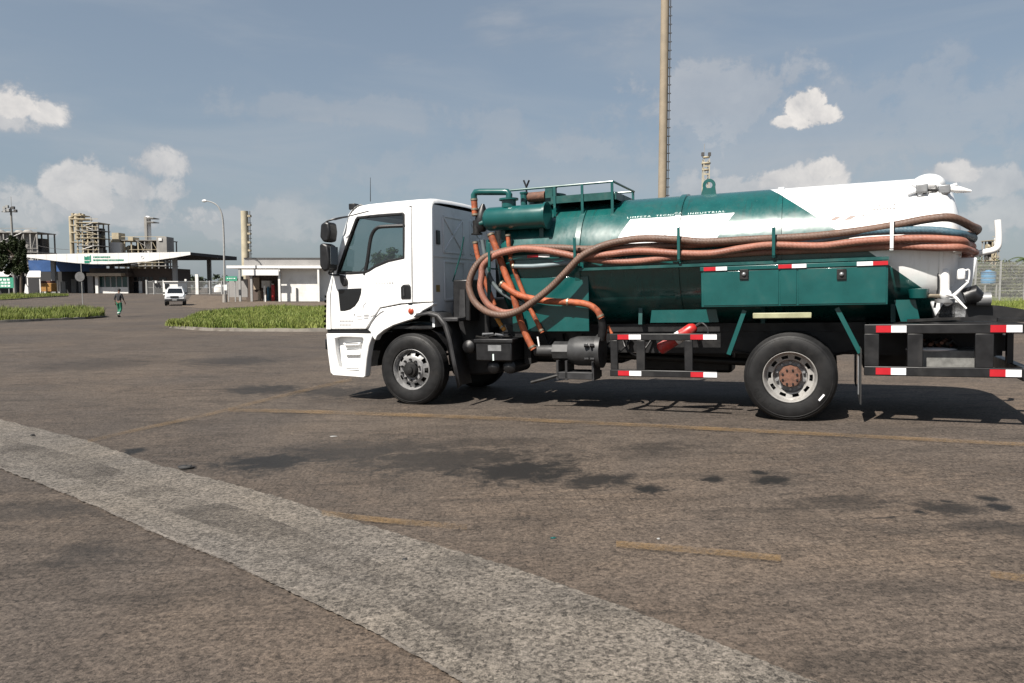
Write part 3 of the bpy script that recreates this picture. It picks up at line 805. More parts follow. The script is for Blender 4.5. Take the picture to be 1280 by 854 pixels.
# --- separator drum with elbow pipe
DV, DW, DR = .36, 2.615, .165
dr = part(MB().lathe([(1.06, 0), (1.065, .06), (1.09, .12), (1.12, .15), (1.16, DR), (1.99, DR), (1.99, DR + .02), (2.02, DR + .02), (2.02, 0)], (0, DV, DW), (1, 0, 0), 40), 'separator_drum', green, smooth=32)
part(MB().lathe([(0, .1), (.1, .1), (.1, .135), (.125, .135), (.125, .05)], (T(636, 255, DV).x, DV, DW + DR - .02), (0, 0, 1), 28), 'drum_neck', green, dr)
pe = [T(636, 254, DV), T(636.5, 243, DV), T(634, 240.2, DV), T(629, 240, DV), T(600, 240, DV), T(594.5, 240.5, DV), T(592.5, 244, DV), T(592.5, 250, DV)]
part(MB().tube(pe, .046, 16), 'elbow_pipe', green, dr)
a, b2 = T(592.5, 248, DV), T(594, 270, DV)
sl = part(MB().tube([a, a.lerp(b2, .5), b2], .045, 16), 'orange_sleeve', hose_orange, dr)
for t in (.08, .62, .93):
    c = a.lerp(b2, t); part(MB().lathe([(-.014, .047), (-.012, .052), (.012, .052), (.014, .047)], c, b2 - a, 18), 'hose_clamp', brass, sl)
a = T(602, 278, .42)
part(MB().tube([T(604, 255, .42), T(603, 262, .42), T(602, 272, .42), T(601, 284, .42), T(602, 290, .42)], [.02, .06, .09, .10, .06], 14), 'check_valve', plastic, dr)
part(MB().tube([T(600, 280, .36), T(614, 276, .36)], .04, 12), 'drum_inlet', dark_green, dr)
part(MB().lathe([(-.16, .055), (.02, .055), (.02, .08), (.04, .08), (.04, 0)], T(596, 290, .38), (0, 0, -1), 16), 'valve_flange', dark_steel, dr)
for x in (628, 676):
    p = T(x, 286, DV); part(MB().box(p.x - .03, p.x + .03, DV + .02, DV + .3, DW - .30, DW - .10), 'drum_bracket', dark_green, dr)

# --- cab
F_PTS = [(.40, -1.42), (1.03, -1.48), (1.12, -1.49), (1.62, -1.455), (1.97, -1.325), (2.80, -1.04), (2.90, -.95), (2.95, -.84)]
def Fu(w):
    for (w0, u0), (w1, u1) in zip(F_PTS, F_PTS[1:]):
        if w <= w1: return u0 + (u1 - u0) * (w - w0) / (w1 - w0)
    return F_PTS[-1][1]
def lean(u, v, w):
    k = .055 * max(0, (w - 1.95))
    if v < VC: return (u, v + k * max(0, 1 - (v / .4) ** 2 if v > .1 else 1), w)
    vv = FAR - v; return (u, v - k * max(0, 1 - (vv / .4) ** 2 if vv > .1 else 1), w)
def both(fn):
    """build the same part on the near and the far flank"""
    for far in (False, True): fn((lambda u, v, w: lean(u, FAR - v, w)) if far else lean)
WIN = [(-1.245, 1.925), (-1.20, 2.04), (-1.06, 2.37), (-.90, 2.72), (-.865, 2.755), (-.5, 2.765), (-.085, 2.765), (-.055, 2.735), (-.055, 2.40), (-.06, 2.11), (-.33, 2.07), (-.55, 2.0), (-.66, 1.945), (-.74, 1.92), (-1.0, 1.915)]
DOOR = [(-1.36, 1.62), (-1.285, 1.97), (-1.15, 2.37), (-1.005, 2.78), (-.94, 2.845), (-.5, 2.855), (-.02, 2.855), (.05, 2.835), (.05, 2.40), (.05, 1.90), (.05, 1.47), (-.14, 1.465), (-.50, 1.41), (-.76, 1.10), (-1.375, 1.10)]
def ins(L, k):
    c = (sum(p[0] for p in L) / len(L), sum(p[1] for p in L) / len(L)); out = []
    n = len(L)
    for i in range(n):
        a, p, q = Vector(L[i - 1]), Vector(L[i]), Vector(L[(i + 1) % n])
        t = ((p - a).normalized() + (q - p).normalized()).normalized(); nrm = Vector((-t.y, t.x))
        if nrm.dot(Vector(c) - p) < 0: nrm = -nrm
        out.append((p.x + nrm.x * k, p.y + nrm.y * k))
    return out
def doors(fn):
    d = part(MB(fn).ring(DOOR, WIN, .03, .085), 'door', white, bevel=.008)
    part(MB(fn).ring(ins(DOOR, .012), ins(WIN, -.002), .087, .13), 'door_trim', dark_interior, d, bevel=.01)
    part(MB(fn).ring(WIN, ins(WIN, .032), .022, .09), 'window_seal', plastic, d, bevel=.004)
    dv = [T(x, y, .05) for x, y in ((456, 344), (459, 325), (461.5, 302), (464.5, 291), (470.5, 284.5), (480, 283), (506, 282))]
    part(MB(fn).tube(smooth_path(dv, 4), .027, 8), 'window_divider', plastic, d)
    part(MB(fn).add([(u, .05, w) for u, w in ins(WIN, .02)], [tuple(range(len(WIN)))]), 'window_glass', glass_cab, d, smooth=0, fix=False)
    # low glass in the door corner
    Q = [(-1.225, 1.70), (-.80, 1.705), (-.815, 1.62), (-.86, 1.52), (-.93, 1.44), (-1.02, 1.39), (-1.12, 1.37), (-1.20, 1.37)]
    part(MB(fn).prism(Q, .022, .06), 'corner_window', glass_dark, d, bevel=.012)
    H = [(-.13, 1.53), (.03, 1.53), (.035, 1.56), (.035, 1.70), (.01, 1.74), (-.09, 1.735), (-.13, 1.70)]
    h = part(MB(fn).prism(H, .014, .06), 'door_handle', plastic, d, bevel=.012)
    part(MB(fn).box(-.085, -.06, .004, .02, 1.57, 1.69), 'handle_grip', grey_plastic, h)
    part(MB(fn).prism([(-1.17, 1.91), (-1.10, 1.90), (-1.04, 1.83), (-1.05, 1.75), (-1.11, 1.735), (-1.15, 1.80)], -.01, .04), 'mirror_mount', plastic, d, bevel=.012)
    part(MB(fn).box(-.02, .05, .018, .08, 1.4535, 1.462), 'door_gap', plastic, d)
both(doors)
# decals on the near door
dec = mat('grey door decal', (.42, .42, .43), .5, var=.1)
dk = mat('dark door decal', (.10, .10, .11), .5, var=.1)
near_door = bpy.data.objects['door']
def decal(pts, w, m=dec):
    mb = MB()
    for a, c in zip(pts, pts[1:]): mb.bar((a[0], .0285, a[1]), (c[0], .0285, c[1]), .003, w, up=(0, 0, 1))
    part(mb, 'decal_line', m, near_door)
def dec_px(*px): return [(p.x, p.z) for p in (T(x, y, .0285) for x, y in px)]
decal(dec_px((457.5, 378), (454.5, 382), (453.5, 386), (454, 391)), .010)
decal(dec_px((443, 392), (443.4, 395)), .02, dk); decal(dec_px((446, 395.5), (452, 395.4)), .008); decal(dec_px((446.5, 399.5), (453, 399.3)), .008)
decal(dec_px((455, 394.5), (461, 394.4)), .03); decal(dec_px((455, 397.8), (460.5, 397.6)), .02); decal(dec_px((463, 396), (468, 394), (471, 390.5)), .012)
for k in range(9):
    decal(dec_px((425 + k * 1.85, 401.6), (426.2 + k * 1.85, 401.6)), .028)
    if k < 8: decal(dec_px((425 + k * 1.85, 406.2), (426.2 + k * 1.85, 406.2)), .022)
for k in range(7):
    decal(dec_px((470 + k * 3.3, 353.8), (471.8 + k * 3.3, 353.7)), .012, dec if k < 5 else dk)
decal(dec_px((460, 412), (464, 404), (469, 397), (475, 391.5), (479.5, 389)), .014, dk)

def quarter(fn):
    # panel behind the door, over the wheel arch, and the front corner
    part(MB(fn).prism([(.058, 1.475), (.058, 2.84), (.03, 2.87), (.36, 2.86), (.385, 2.80), (.385, 1.475)], .03, .09), 'rear_corner_panel', white, bevel=.02, seg=3)
    A = [(-.735, 1.095), (-.49, 1.395), (-.13, 1.447), (.385, 1.466), (.385, 1.43), (.22, 1.355), (.08, 1.245), (-.1, 1.20), (-.28, 1.15), (-.44, 1.08), (-.56, 1.0), (-.60, .93), (-.64, .98), (-.68, 1.06)]
    part(MB(fn).prism(A, .03, .16), 'wheel_arch_panel', white, bevel=.012)
    L = []
    for w in (1.10, 1.3, 1.5, 1.62, 1.8, 1.97, 2.2, 2.5, 2.8, 2.87):
        L.append(w)
    de = [(1.10, -1.385), (1.62, -1.37), (1.97, -1.293), (2.80, -1.005), (2.87, -.95)]
    def Du(w):
        for (w0, u0), (w1, u1) in zip(de, de[1:]):
            if w <= w1: return u0 + (u1 - u0) * (w - w0) / (w1 - w0)
        return de[-1][1]
    rows = [[(Du(w), .03, w), (Fu(w) + .03, .033, w), (Fu(w) + .005, .05, w), (Fu(w) - .01, .09, w)] for w in L]
    part(MB(fn).grid(rows), 'front_corner_panel', white, smooth=50, fix=False)
    part(MB(fn).grid([[(u + .012, v + .012, w) for u, v, w in r] for r in rows]), 'pillar_trim', dark_interior, smooth=50, fix=False)
    part(MB(fn).box(.062, .30, .092, .10, 1.48, 2.83), 'corner_trim', dark_interior)
both(quarter)
def fcurve(v): t = (v - VC) / 1.09; return -.13 * (1 - abs(t) ** 3)
def front_grid(w0, w1, v0=.09, v1=2.27, off=0, nw=8, nv=20):
    return [[(Fu(w0 + (w1 - w0) * i / nw) - .01 + fcurve(v0 + (v1 - v0) * k / nv) + off, v0 + (v1 - v0) * k / nv, w0 + (w1 - w0) * i / nw) for k in range(nv + 1)] for i in range(nw + 1)]
def lean_front(u, v, w):
    k = .055 * max(0, w - 1.95); return (u, VC + (v - VC) * (1 - k / 1.15), w)
fp = part(MB(lean_front).grid(front_grid(1.03, 1.99)), 'front_panel', white, smooth=50, fix=False)
ws = part(MB(lean_front).grid(front_grid(1.99, 2.79)), 'windscreen', glass_cab, smooth=50, fix=False)
part(MB(lean_front).grid(front_grid(2.79, 2.95)), 'roof_header', white, smooth=50, fix=False)
gl = MB()
for k in range(7):
    w = 1.12 + k * .075
    gl.grid([[(Fu(w) + fcurve(v) - o, v, w + dz) for v in [.12 + .106 * j for j in range(21)]] for o, dz in ((.01, 0), (.075, .008), (.075, .04), (.01, .055))])
part(gl, 'grille', plastic, smooth=30, fix=False)
for v in (1.0, 1.36):
    part(MB(lean_front).tube([(-1.50, v, 1.98), (-1.36, v + .45, 2.35)], .01, 6), 'wiper', plastic)
for v0, v1 in ((.12, .5), (1.86, 2.24)):
    part(MB().box(-1.575, -1.50, v0, v1, .78, .95), 'headlight', glass_dark, bevel=.02)
# roof
rows = []
for u, dz, k in ((-.96, -.055, .985), (-.88, -.015, .995), (-.7, .0, 1), (-.3, .008, 1), (.1, .01, 1), (.33, .005, 1), (.375, -.015, .995), (.385, -.06, .99)):
    r = []
    for t, z in ((-1.0, 2.845), (-.995, 2.88), (-.975, 2.912), (-.93, 2.935), (-.8, 2.95), (-.4, 2.965), (0, 2.97), (.4, 2.965), (.8, 2.95), (.93, 2.935), (.975, 2.912), (.995, 2.88), (1.0, 2.845)):
        r.append((u, VC + t * 1.098 * k, z + dz))
    rows.append(r)
part(MB().grid(rows), 'cab_roof', white, smooth=60, fix=False)
part(MB().tube([T(463, 252, .5), T(463, 222, .5)], [.006, .003], 6), 'aerial', plastic)
p = T(442, 257.5, .3); part(MB().box(p.x - .05, p.x + .06, .24, .36, p.z - .06, p.z + .03), 'roof_marker_lamp', plastic, bevel=.01)
# rear wall with pressed panels
rw = MB().box(.335, .372, .09, 2.27, 1.12, 2.86)
rear_wall = part(rw, 'cab_rear_wall', white_shaded)
for (v0, v1, w0, w1) in ((.42, 1.06, 2.2, 2.72), (1.3, 1.94, 2.2, 2.72), (.42, 1.06, 1.5, 2.06), (1.3, 1.94, 1.5, 2.06)):
    m = MB()
    for a, c in (((v0, w0), (v1, w0)), ((v1, w0), (v1, w1)), ((v1, w1), (v0, w1)), ((v0, w1), (v0, w0))) + ((((v0, w0), (v1, w1)), ((v0, w1), (v1, w0))) if w0 > 2.1 else ()):
        m.bar((.376, a[0], a[1]), (.376, c[0], c[1]), .03, .016, up=(1, 0, 0))
    part(m, 'pressed_rib', white_shaded, rear_wall, bevel=.004)
part(MB().bar((.376, .12, 2.13), (.376, 2.24, 2.13), .02, .012, up=(1, 0, 0)), 'pressed_rib', white_shaded, rear_wall)
part(MB().box(.37, .392, .20, .30, 2.30, 2.50), 'air_vent', plastic, rear_wall, bevel=.008)
sticker = mat('ochre sticker', (.33, .22, .06), .6)
part(MB().box(.3725, .376, .16, .27, 1.62, 1.72), 'sticker', sticker, rear_wall)
part(MB().box(-1.38, .335, .10, 2.26, 1.10, 1.14), 'cab_floor', black)
part(MB().box(.30, .334, .10, 2.26, 1.2, 2.85), 'rear_lining', interior)
part(MB().box(-.9, .3, .13, 2.23, 2.825, 2.84), 'roof_lining', interior)
# interior
part(MB().prism([(-1.30, 1.2), (-.95, 1.2), (-.95, 1.72), (-1.03, 1.86), (-1.22, 1.92), (-1.36, 1.86)], .12, 2.24), 'dashboard', dark_interior, bevel=.03)
for v in (.32, 1.5):
    s = part(MB().box(-.5, .02, v, v + .5, 1.42, 1.58), 'seat', dark_interior, bevel=.05)
    part(MB().prism([(-.10, 1.58), (.06, 1.58), (.20, 2.22), (.12, 2.24), (.06, 2.2)], v + .02, v + .48), 'seat_back', dark_interior, s, bevel=.04)
cs = Vector((-.80, .58, 1.98)); axs = Vector((-.42, 0, .9)).normalized(); e1 = Vector((0, 1, 0)); e2 = axs.cross(e1)
part(MB().tube([cs + (e1 * math.cos(a * .2618) + e2 * math.sin(a * .2618)) * .22 for a in range(24)], .016, 8, closed=True).tube([cs, cs - axs * .4], .03, 8).tube([cs - e1 * .21, cs + e1 * .21], .014, 6), 'steering_wheel', plastic)
part(MB().box(-.28, -.2, 1.1, 1.25, 2.6, 2.72), 'interior_mirror', plastic, bevel=.02)
# mirrors
def mirror(px, v, mirrored=False):
    top = [T(x, y, v) for x, y in ((405.5, 281), (411, 277.5), (416, 279), (417.5, 290), (416, 302), (409, 303.5), (404.5, 297))]
    big = [T(x, y, v) for x, y in ((404.5, 306), (409, 304), (415, 307), (417.5, 325), (416.5, 338), (410, 340), (405, 333))]
    fl = (lambda u, y, w: (u, FAR - y, w)) if mirrored else None
    a = part(MB(fl).prism([(p.x, p.z) for p in big], v - .11, v + .11), 'mirror', plastic, bevel=.03, seg=3)
    b2 = part(MB(fl).prism([(p.x, p.z) for p in top], v - .10, v + .10), 'mirror', plastic, bevel=.03, seg=3)
    u1 = T(417.5, 322, v).x
    part(MB(fl).box(u1 + .004, u1 + .008, v - .09, v + .09, big[-1].z + .02, big[1].z - .06), 'mirror_glass', mirror_glass, a)
    arm = MB(fl).tube(smooth_path([T(417, 340, v), T(411, 341, v), T(414, 343.5, v + .05), T(424, 344, .03)], 5), .014, 8)
    part(arm, 'mirror_arm', plastic, a)
    arm = MB(fl).tube(smooth_path([T(405, 297, v), T(404, 286, v), T(408, 277.5, v), T(420, 273.5, v + .05), T(434, 271, .08)], 5), .014, 8).tube([T(418, 275, v), T(461, 264, .03)], .008, 6)
    part(arm, 'mirror_arm', plastic, b2)
mirror(0, -.14); mirror(0, -.14, True)
# bumper with moulded steps
def bumper(fn):
    O = [(-1.47, 1.035), (-1.455, .75), (-1.42, .44), (-1.38, .40), (-.81, .375), (-.785, .40), (-.75, .66), (-.70, .86), (-.635, 1.0), (-.66, 1.03), (-1.0, 1.035), (-1.2, 1.035)]
    I = [(-1.31, .96), (-1.30, .75), (-1.26, .52), (-1.20, .475), (-.93, .465), (-.885, .48), (-.87, .66), (-.84, .82), (-.80, .95), (-.83, .975), (-1.0, .98), (-1.2, .98)]
    bmp = part(MB(fn).ring(O, I, .02, .16), 'bumper', white, bevel=.02, seg=3)
    part(MB(fn).prism(I, .115, .15), 'step_recess', white, bmp)
    for w0, w1, d in ((.845, .90, .06), (.70, .80, .075), (.475, .52, .06)):
        part(MB(fn).prism([(-1.17, w0), (-.90, w0 + .005), (-.885, w1), (-1.2, w1 - .01)], d, .12), 'step_ledge', white, bmp, bevel=.012)
        part(MB(fn).box(-1.15, -.92, d - .003, d + .004, w1 - .016, w1 - .006), 'step_tread', galv, bmp)
    return bmp
both(bumper)
part(MB().grid([[(Fu(w) + fcurve(v) - .035, v, w) for v in [.09 + .109 * j for j in range(21)]] for w in (.40, .6, .8, 1.03)]), 'front_bumper', white, smooth=50, fix=False)
part(MB().box(-1.44, -.66, .05, 2.31, 1.04, 1.098), 'cab_sill', plastic)
am = T(512.5, 389, .0)
part(MB().lathe([(0, .045), (-.012, .043), (-.022, .03), (-.025, 0)], (am.x, .03, am.z), (0, 1, 0), 20), 'side_marker_lamp', amber)
# wheel wells and rear mudguard
def well(fn):
    arc = [(-.62 + .0, .55)] + [(.0 + .62 * math.cos(R_(a)), .52 + .66 * math.sin(R_(a))) for a in range(170, 9, -20)]
    part(MB(fn).grid([[(u, v, w) for u, w in arc] for v in (.10, .45)]), 'wheel_well', black, fix=False)
    G1 = [T(x, y, .0) for x, y in ((520, 393), (537, 390), (548, 393), (557, 404), (563, 424), (568, 450), (575, 482))]
    P = [(p.x, p.z) for p in G1]
    gd = MB(fn)
    gd.grid([[(u, v, w) for v in (.0, .01, .36)] for u, w in P])
    gd.grid([[(u - .0, .0, w), (u - .055 + .02 * k / 6, .0, w - .045)] for k, (u, w) in enumerate(P)])
    part(gd, 'mudguard', grey_plastic, smooth=40, fix=False).modifiers.new('thick', 'SOLIDIFY').thickness = .012
    m = T(560, 397, .02)
    part(MB(fn).box(m.x - .10, m.x + .16, .01, .35, m.z - .06, m.z - .0), 'mudguard_flange', grey_plastic, bevel=.015)
both(well)
part(MB().prism([(p.x, p.z) for p in (T(566, 350, .25), T(587, 349, .25), T(588, 402, .25), T(566, 400, .25))], .25, .75), 'air_filter_box', plastic, bevel=.02)
part(MB().prism([(p.x, p.z) for p in (T(575, 362, .24), T(581, 362, .24), T(582, 396, .24), T(574, 396, .24))], .235, .25), 'filter_plate', grey_plastic)
part(MB().tube([T(580, 296, .5), T(576, 318, .5), T(566, 352, .5)], .01, 6), 'stay_wire', dark_green)
part(MB().box(.42, 1.02, .55, 2.0, .82, 1.52), 'engine_cover', black, bevel=.04)
part(MB().box(1.1, 2.7, 1.72, 2.3, .48, 1.0), 'fuel_tank', black, bevel=.06, seg=3)  # unseen far-side boxes, added as occluders to darken the underside
part(MB().box(4.3, 4.75, 1.75, 2.3, .5, .95), 'occluder_box', black, bevel=.03)
part(MB().box(2.9, 4.25, 1.78, 2.28, .36, .96), 'long_occluder', black, bevel=.04)  # added block on the far side, keeps the gap under the chassis dark
part(MB().prism([(.42, .34), (1.05, .40), (1.2, .85), (.42, .9)], .72, 1.3), 'transmission_case', black, bevel=.04)
part(MB().box(5.95, 6.9, 1.75, 2.28, .45, 1.0), 'tail_occluder', black, bevel=.03)
for _k in range(7):
    _u = 1.25 + _k * .28
    part(MB().tube(smooth_path([(_u, .70, .98), (_u + .1, .55 + .05 * (_k % 3), .80), (_u + .25, .62, .70 + .04 * (_k % 2)), (_u + .42, .70, .92)], 5), .014 + .004 * (_k % 2), 8), 'air_hose', plastic)
part(MB().tube([(.6, 1.9, 1.0), (.6, 1.9, 2.9)], .07, 12), 'exhaust_stack', dark_steel)

# --- gear under the tank
def rect(x0, y0, x1, y1, v): a, c = T(x0, y0, v), T(x1, y1, v); return a.x, c.x, min(a.z, c.z), max(a.z, c.z)
u0, u1, w0, w1 = rect(594, 427, 640, 452, .10)
bb = part(MB().box(u0, u1, .10, .62, w0, w1), 'battery_box', plastic, bevel=.02)
part(MB().box(u0 - .02, u1 + .02, .085, .64, w1 - .02, w1 + .035), 'battery_lid', black, bb, bevel=.01)
part(MB().box((u0 + u1) / 2 - .08, (u0 + u1) / 2 + .12, .094, .1, w1 - .13, w1 - .05), 'data_label', galv, bb)
part(MB().box((u0 + u1) / 2 - .01, (u0 + u1) / 2 + .012, .086, .098, w0 + .01, w0 + .1), 'latch_strap', pale_text, bb)
for k in range(5):
    p = T(595 + k * 8, 421 - (k % 2) * 3, .2); part(MB().tube([p, p + V3(.12, .1, .03 * (k % 3 - 1))], .018, 8), 'air_line_fitting', galv if k % 2 else dark_steel, bb)
for px in (615, 635):
    p = T(px, 459, .16); part(MB().lathe([(0, 0), (.01, .06), (.04, .095), (.08, .10), (.6, .10), (.65, .06), (.66, 0)], p, (0, 1, 0), 24), 'air_tank', plastic)
p = T(584, 434, .16); part(MB().lathe([(0, 0), (.01, .06), (.04, .095), (.08, .10), (.5, .10), (.55, 0)], p, (0, 1, 0), 24), 'air_tank', plastic)
p0 = T(664, 440, .28); 
pump_m = mat('grey pump casting', (.045, .046, .048), .5, metal=.2, var=.25, scale=7, dirt=.4, dirt_col=(.05, .045, .04))
L = lambda x: T(x, 440, .30).x
pz = T(700, 439, .30).z
pump = part(MB().lathe([(L(712), .0), (L(712), .17), (L(718), .19), (L(722), .20), (L(746), .20), (L(746), .225), (L(752), .225), (L(752), .19), (L(754), 0)], (0, .36, pz), (1, 0, 0), 32), 'vacuum_pump', pump_m, smooth=30)
part(MB().lathe([(L(692), .0), (L(692), .13), (L(714), .13)], (0, .34, pz), (1, 0, 0), 8), 'pump_cover', pump_m, pump, smooth=20)
part(MB().lathe([(L(668), .0), (L(668), .075), (L(694), .08)], (0, .34, pz), (1, 0, 0), 24), 'pump_inlet', pump_m, pump)
for dz in (.09, -.09):
    for dx in (735, 742):
        part(MB().cyl((L(dx), .13, pz + dz), (L(dx) + .05, .15, pz + dz), .025, 8), 'pump_bolt', plastic, pump)
for x in (698, 709, 742):
    u = L(x); part(MB().box(u, u + .03, .2, .5, pz - .38, pz - .12), 'pump_foot', grey_plastic, pump)
u0, u1, w0, w1 = rect(696, 465, 742, 475, .2); part(MB().box(u0, u1, .2, .6, w0, w1), 'pump_base', grey_plastic, pump, bevel=.008)
part(MB().tube([T(664, 478, .2), T(680, 474, .2), T(698, 469, .22)], .022, 8), 'drain_pipe', dark_steel, pump)
u0, u1, w0, w1 = rect(655, 425, 664, 455, .5); part(MB().box(u0, u1, .5, .75, w0, w1), 'pump_bracket', black, pump)
p = T(755, 405, .3); part(MB().tube([T(752, 398, .26), T(754, 410, .28), T(752, 425, .3)], [.055, .06, .06], 12), 'suction_elbow', plastic, pump)

# --- orange, yellow and grey lines between drum, valves and pump
def line3(name, px, v, r, m, clamps=(), k=6, parent=truck):
    P = smooth_path([T(q[0], q[1], q[2] if len(q) > 2 else v) for q in px], k)
    o = part(MB().tube(P, r, 12), name, m, parent)
    for t in clamps:
        i = min(int(t * (len(P) - 1)), len(P) - 2)
        part(MB().lathe([(-.015, r + .001), (-.012, r + .007), (.012, r + .007), (.015, r + .001)], P[i], P[i + 1] - P[i], 16), 'hose_clamp', brass, o)
    return o
line3('orange_hose', [(613, 292), (618, 305), (624, 320), (632, 343), (640, 362), (646, 385), (652, 405), (660, 424), (667, 437)], .26, .047, hose_orange, (.03, .97))
line3('orange_hose', [(635, 293), (636, 306), (639, 325), (645, 343), (654, 366), (664, 388), (672, 404), (678, 416)], .30, .032, hose_orange, (.04, .3, .96))
line3('orange_hose', [(627, 355), (638, 363), (652, 370), (680, 376), (715, 378), (735, 381), (746, 388), (752, 398)], .22, .044, hose_orange, (.02, .55, .97))
line3('orange_hose', [(594, 302), (596, 315), (600, 330), (606, 350), (612, 366), (618, 382)], .32, .036, hose_orange, (.04,))
line3('yellow_hose', [(618, 392), (624, 403), (631, 413)], .25, .03, mat('yellow hose', (.50, .22, .03), .55, var=.2), (.3, .8))
line3('grey_hose', [(603, 300), (606, 318), (612, 345), (625, 364), (650, 379), (662, 382)], .30, .030, hose_grey)
line3('grey_hose', [(642, 333), (665, 333), (690, 331), (720, 327)], .24, .032, mat('pale grey hose', (.20, .26, .28), .5, var=.15), (.03,))
line3('green_pipe', [(610, 300), (610, 320), (611, 345), (612, 395)], .3, .028, dark_green)
line3('orange_hose', [(760, 408), (766, 420), (771, 432)], .35, .02, hose_orange)
part(MB().tube([T(672, 421, .3), T(674, 433, .3)], .012, 8), 'white_fitting', white)

# --- tank saddles, tool box and struts
for u in (1.5, 3.2, 4.75, 6.2):
    part(MB().prism([(.55, 1.12), (1.81, 1.12), (1.75, 1.5), (.61, 1.5)], u, u + .05, ax='x'), 'tank_saddle', dark_green)
u0, u1, w0, w1 = rect(1124, 375, 1148, 402, .3)
part(MB().prism([(u0 - .05, w1), (u1 - .03, w1), (u1 + .02, w0), (u0 + .02, w0)], .32, .345), 'rear_saddle_plate', green)
u0, u1, w0, w1 = rect(812, 388, 898, 403, .3)
part(MB().prism([(u0, w0), (u1, w0), (u1 - .03, w1), (u0 + .02, w1)], .33, .35), 'side_plate', green)
BX0, BX1, BW0, BW1, BV0, BV1 = 4.11, 6.135, 1.345, 1.825, .0, .30
part(MB().box(BX0, BX1, FAR - BV1, FAR - BV0, BW0, BW1), 'tool_box', green, bevel=.008)
tb = part(MB().box(BX0, BX1, BV0, BV1, BW0, BW1), 'tool_box', green, bevel=.008)
part(MB().box(BX0 - .01, BX1 + .008, -.018, BV1, BW1 - .045, BW1 + .006), 'tool_box_lip', green, tb, bevel=.006)
for a0, a1 in ((4.14, 4.995), (5.015, 5.19), (5.21, 6.115)):
    part(MB().box(a0, a1, -.008, -.002, BW0 + .02, BW1 - .055), 'tool_box_door', green, tb, bevel=.005)
for lx in (1052, 930):
    p = T(lx, 343, -.02); la = part(MB().box(p.x - .05, p.x + .05, -.026, -.014, p.z - .06, p.z + .06), 'latch_plate', dark_steel, tb, bevel=.004)
    part(MB().ball((p.x, -.03, p.z), (.025, .02, .025)), 'latch_knob', galv, la)
def tape(x0, x1, y, h, m, v, parent):
    a, c = T(x0, y, v), T(x1, y, v); part(MB().box(a.x, c.x, v - .004, v - .001, (a.z + c.z) / 2 - h / 2, (a.z + c.z) / 2 + h / 2), 'reflector_red' if m is red_tape else 'reflector_white', m, parent)
def tape_u(u0, u1, w, h, m, v, parent): part(MB().box(u0, u1, v - .004, v - .001, w - h / 2, w + h / 2), 'reflector_red' if m is red_tape else 'reflector_white', m, parent)
wl = BW1 - .02
def ux(x, y, v=0): return T(x, y, v).x
for x0, x1, m in ((880, 895, red_tape), (895, 909, white_tape), (973, 990, red_tape), (990, 1008, white_tape), (1071, 1091, white_tape), (1091, 1110, red_tape)):
    tape_u(ux(x0, 331), ux(x1, 331), wl, .045, m, -.019, tb)
a = T(655, 321, .28)
rl = part(MB().box(ux(640, 322, .31), ux(700, 322, .31), .285, .30, a.z - .04, a.z + .02), 'tape_rail', green)
tape_u(ux(659, 322, .28), ux(673, 322, .28), a.z + .0, .04, red_tape, .285, rl); tape_u(ux(673, 322, .28), ux(687, 322, .28), a.z + .0, .04, white_tape, .285, rl)
for (xa, ya), (xb, yb) in (((931, 388), (911, 443)), ((1046, 385), (1075, 441))):
    part(MB().bar(T(xa, ya, .10), T(xb, yb, .10), .05, .065, up=(0, 1, 0)), 'strut', green)
part(MB().box(4.7, 5.35, .06, .12, 1.20, 1.27), 'number_bar', mat('pale olive lamp bar', (.42, .42, .26), .5), bevel=.01)

part(MB().box(ux(640, 370, .33), ux(736, 370, .33), .325, .345, 1.04, 1.78), 'front_skirt', green, bevel=.006)
part(MB().box(2.52, 6.15, .13, .34, 1.845, 1.86).box(2.52, 6.15, .13, .145, 1.86, 1.88), 'hose_tray', dark_green)
# --- side guards
bar_m = mat('black guard tube', (.009, .009, .010), .45, var=.35, scale=6, dirt=.4, dirt_col=(.026, .024, .022))
def guard(name, u0, u1, wt, wb, posts, tapes, h=.085):
    gd = part(MB().box(u0, u1, 0, .05, wt - h / 2, wt + h / 2), name, bar_m, bevel=.008)
    part(MB().box(u0, u1, 0, .05, wb - h / 2, wb + h / 2), 'lower_bar', bar_m, gd, bevel=.008)
    for a0, a1 in posts:
        part(MB().box(a0, a1, .004, .046, wb + h / 2, wt - h / 2), 'guard_post', bar_m, gd, bevel=.006)
        part(MB().bar((a0 + .05, .05, wt - .02), (a0 + .05, .74, wt - .02), .05, .05), 'guard_bracket', bar_m, gd)
    for x0, x1, m in tapes:
        for w in (wt, wb): tape_u(x0, x1, w, h * .72, m, 0, gd)
    return gd
guard('side_guard', 2.955, 4.29, .985, .525, [(2.965, 3.06), (3.30, 3.41), (3.90, 4.0)],
      [(ux(772, 422), ux(786, 422), red_tape), (ux(786, 422), ux(801, 422), white_tape), (ux(863, 422), ux(879, 422), red_tape), (ux(879, 422), ux(896, 422), white_tape)])
guard('side_guard', 5.90, 7.47, 1.075, .605, [(5.90, 6.05), (6.33, 6.48), (6.97, 7.14)],
      [(ux(1095, 412), ux(1114, 412), red_tape), (ux(1114, 412), ux(1133, 412), white_tape), (ux(1238, 411), ux(1258, 411), red_tape), (ux(1258, 411), ux(1278, 411), white_tape)], .105)
far_g = guard('side_guard', 2.955, 4.29, .985, .525, [(2.965, 3.06), (3.90, 4.0)], [])
far_g.location = (0, FAR - .05, 0); far_g.scale = (1, 1, 1)
for c in far_g.children:
    if c.name.startswith('guard_bracket'): c.location = (0, -.8, 0)
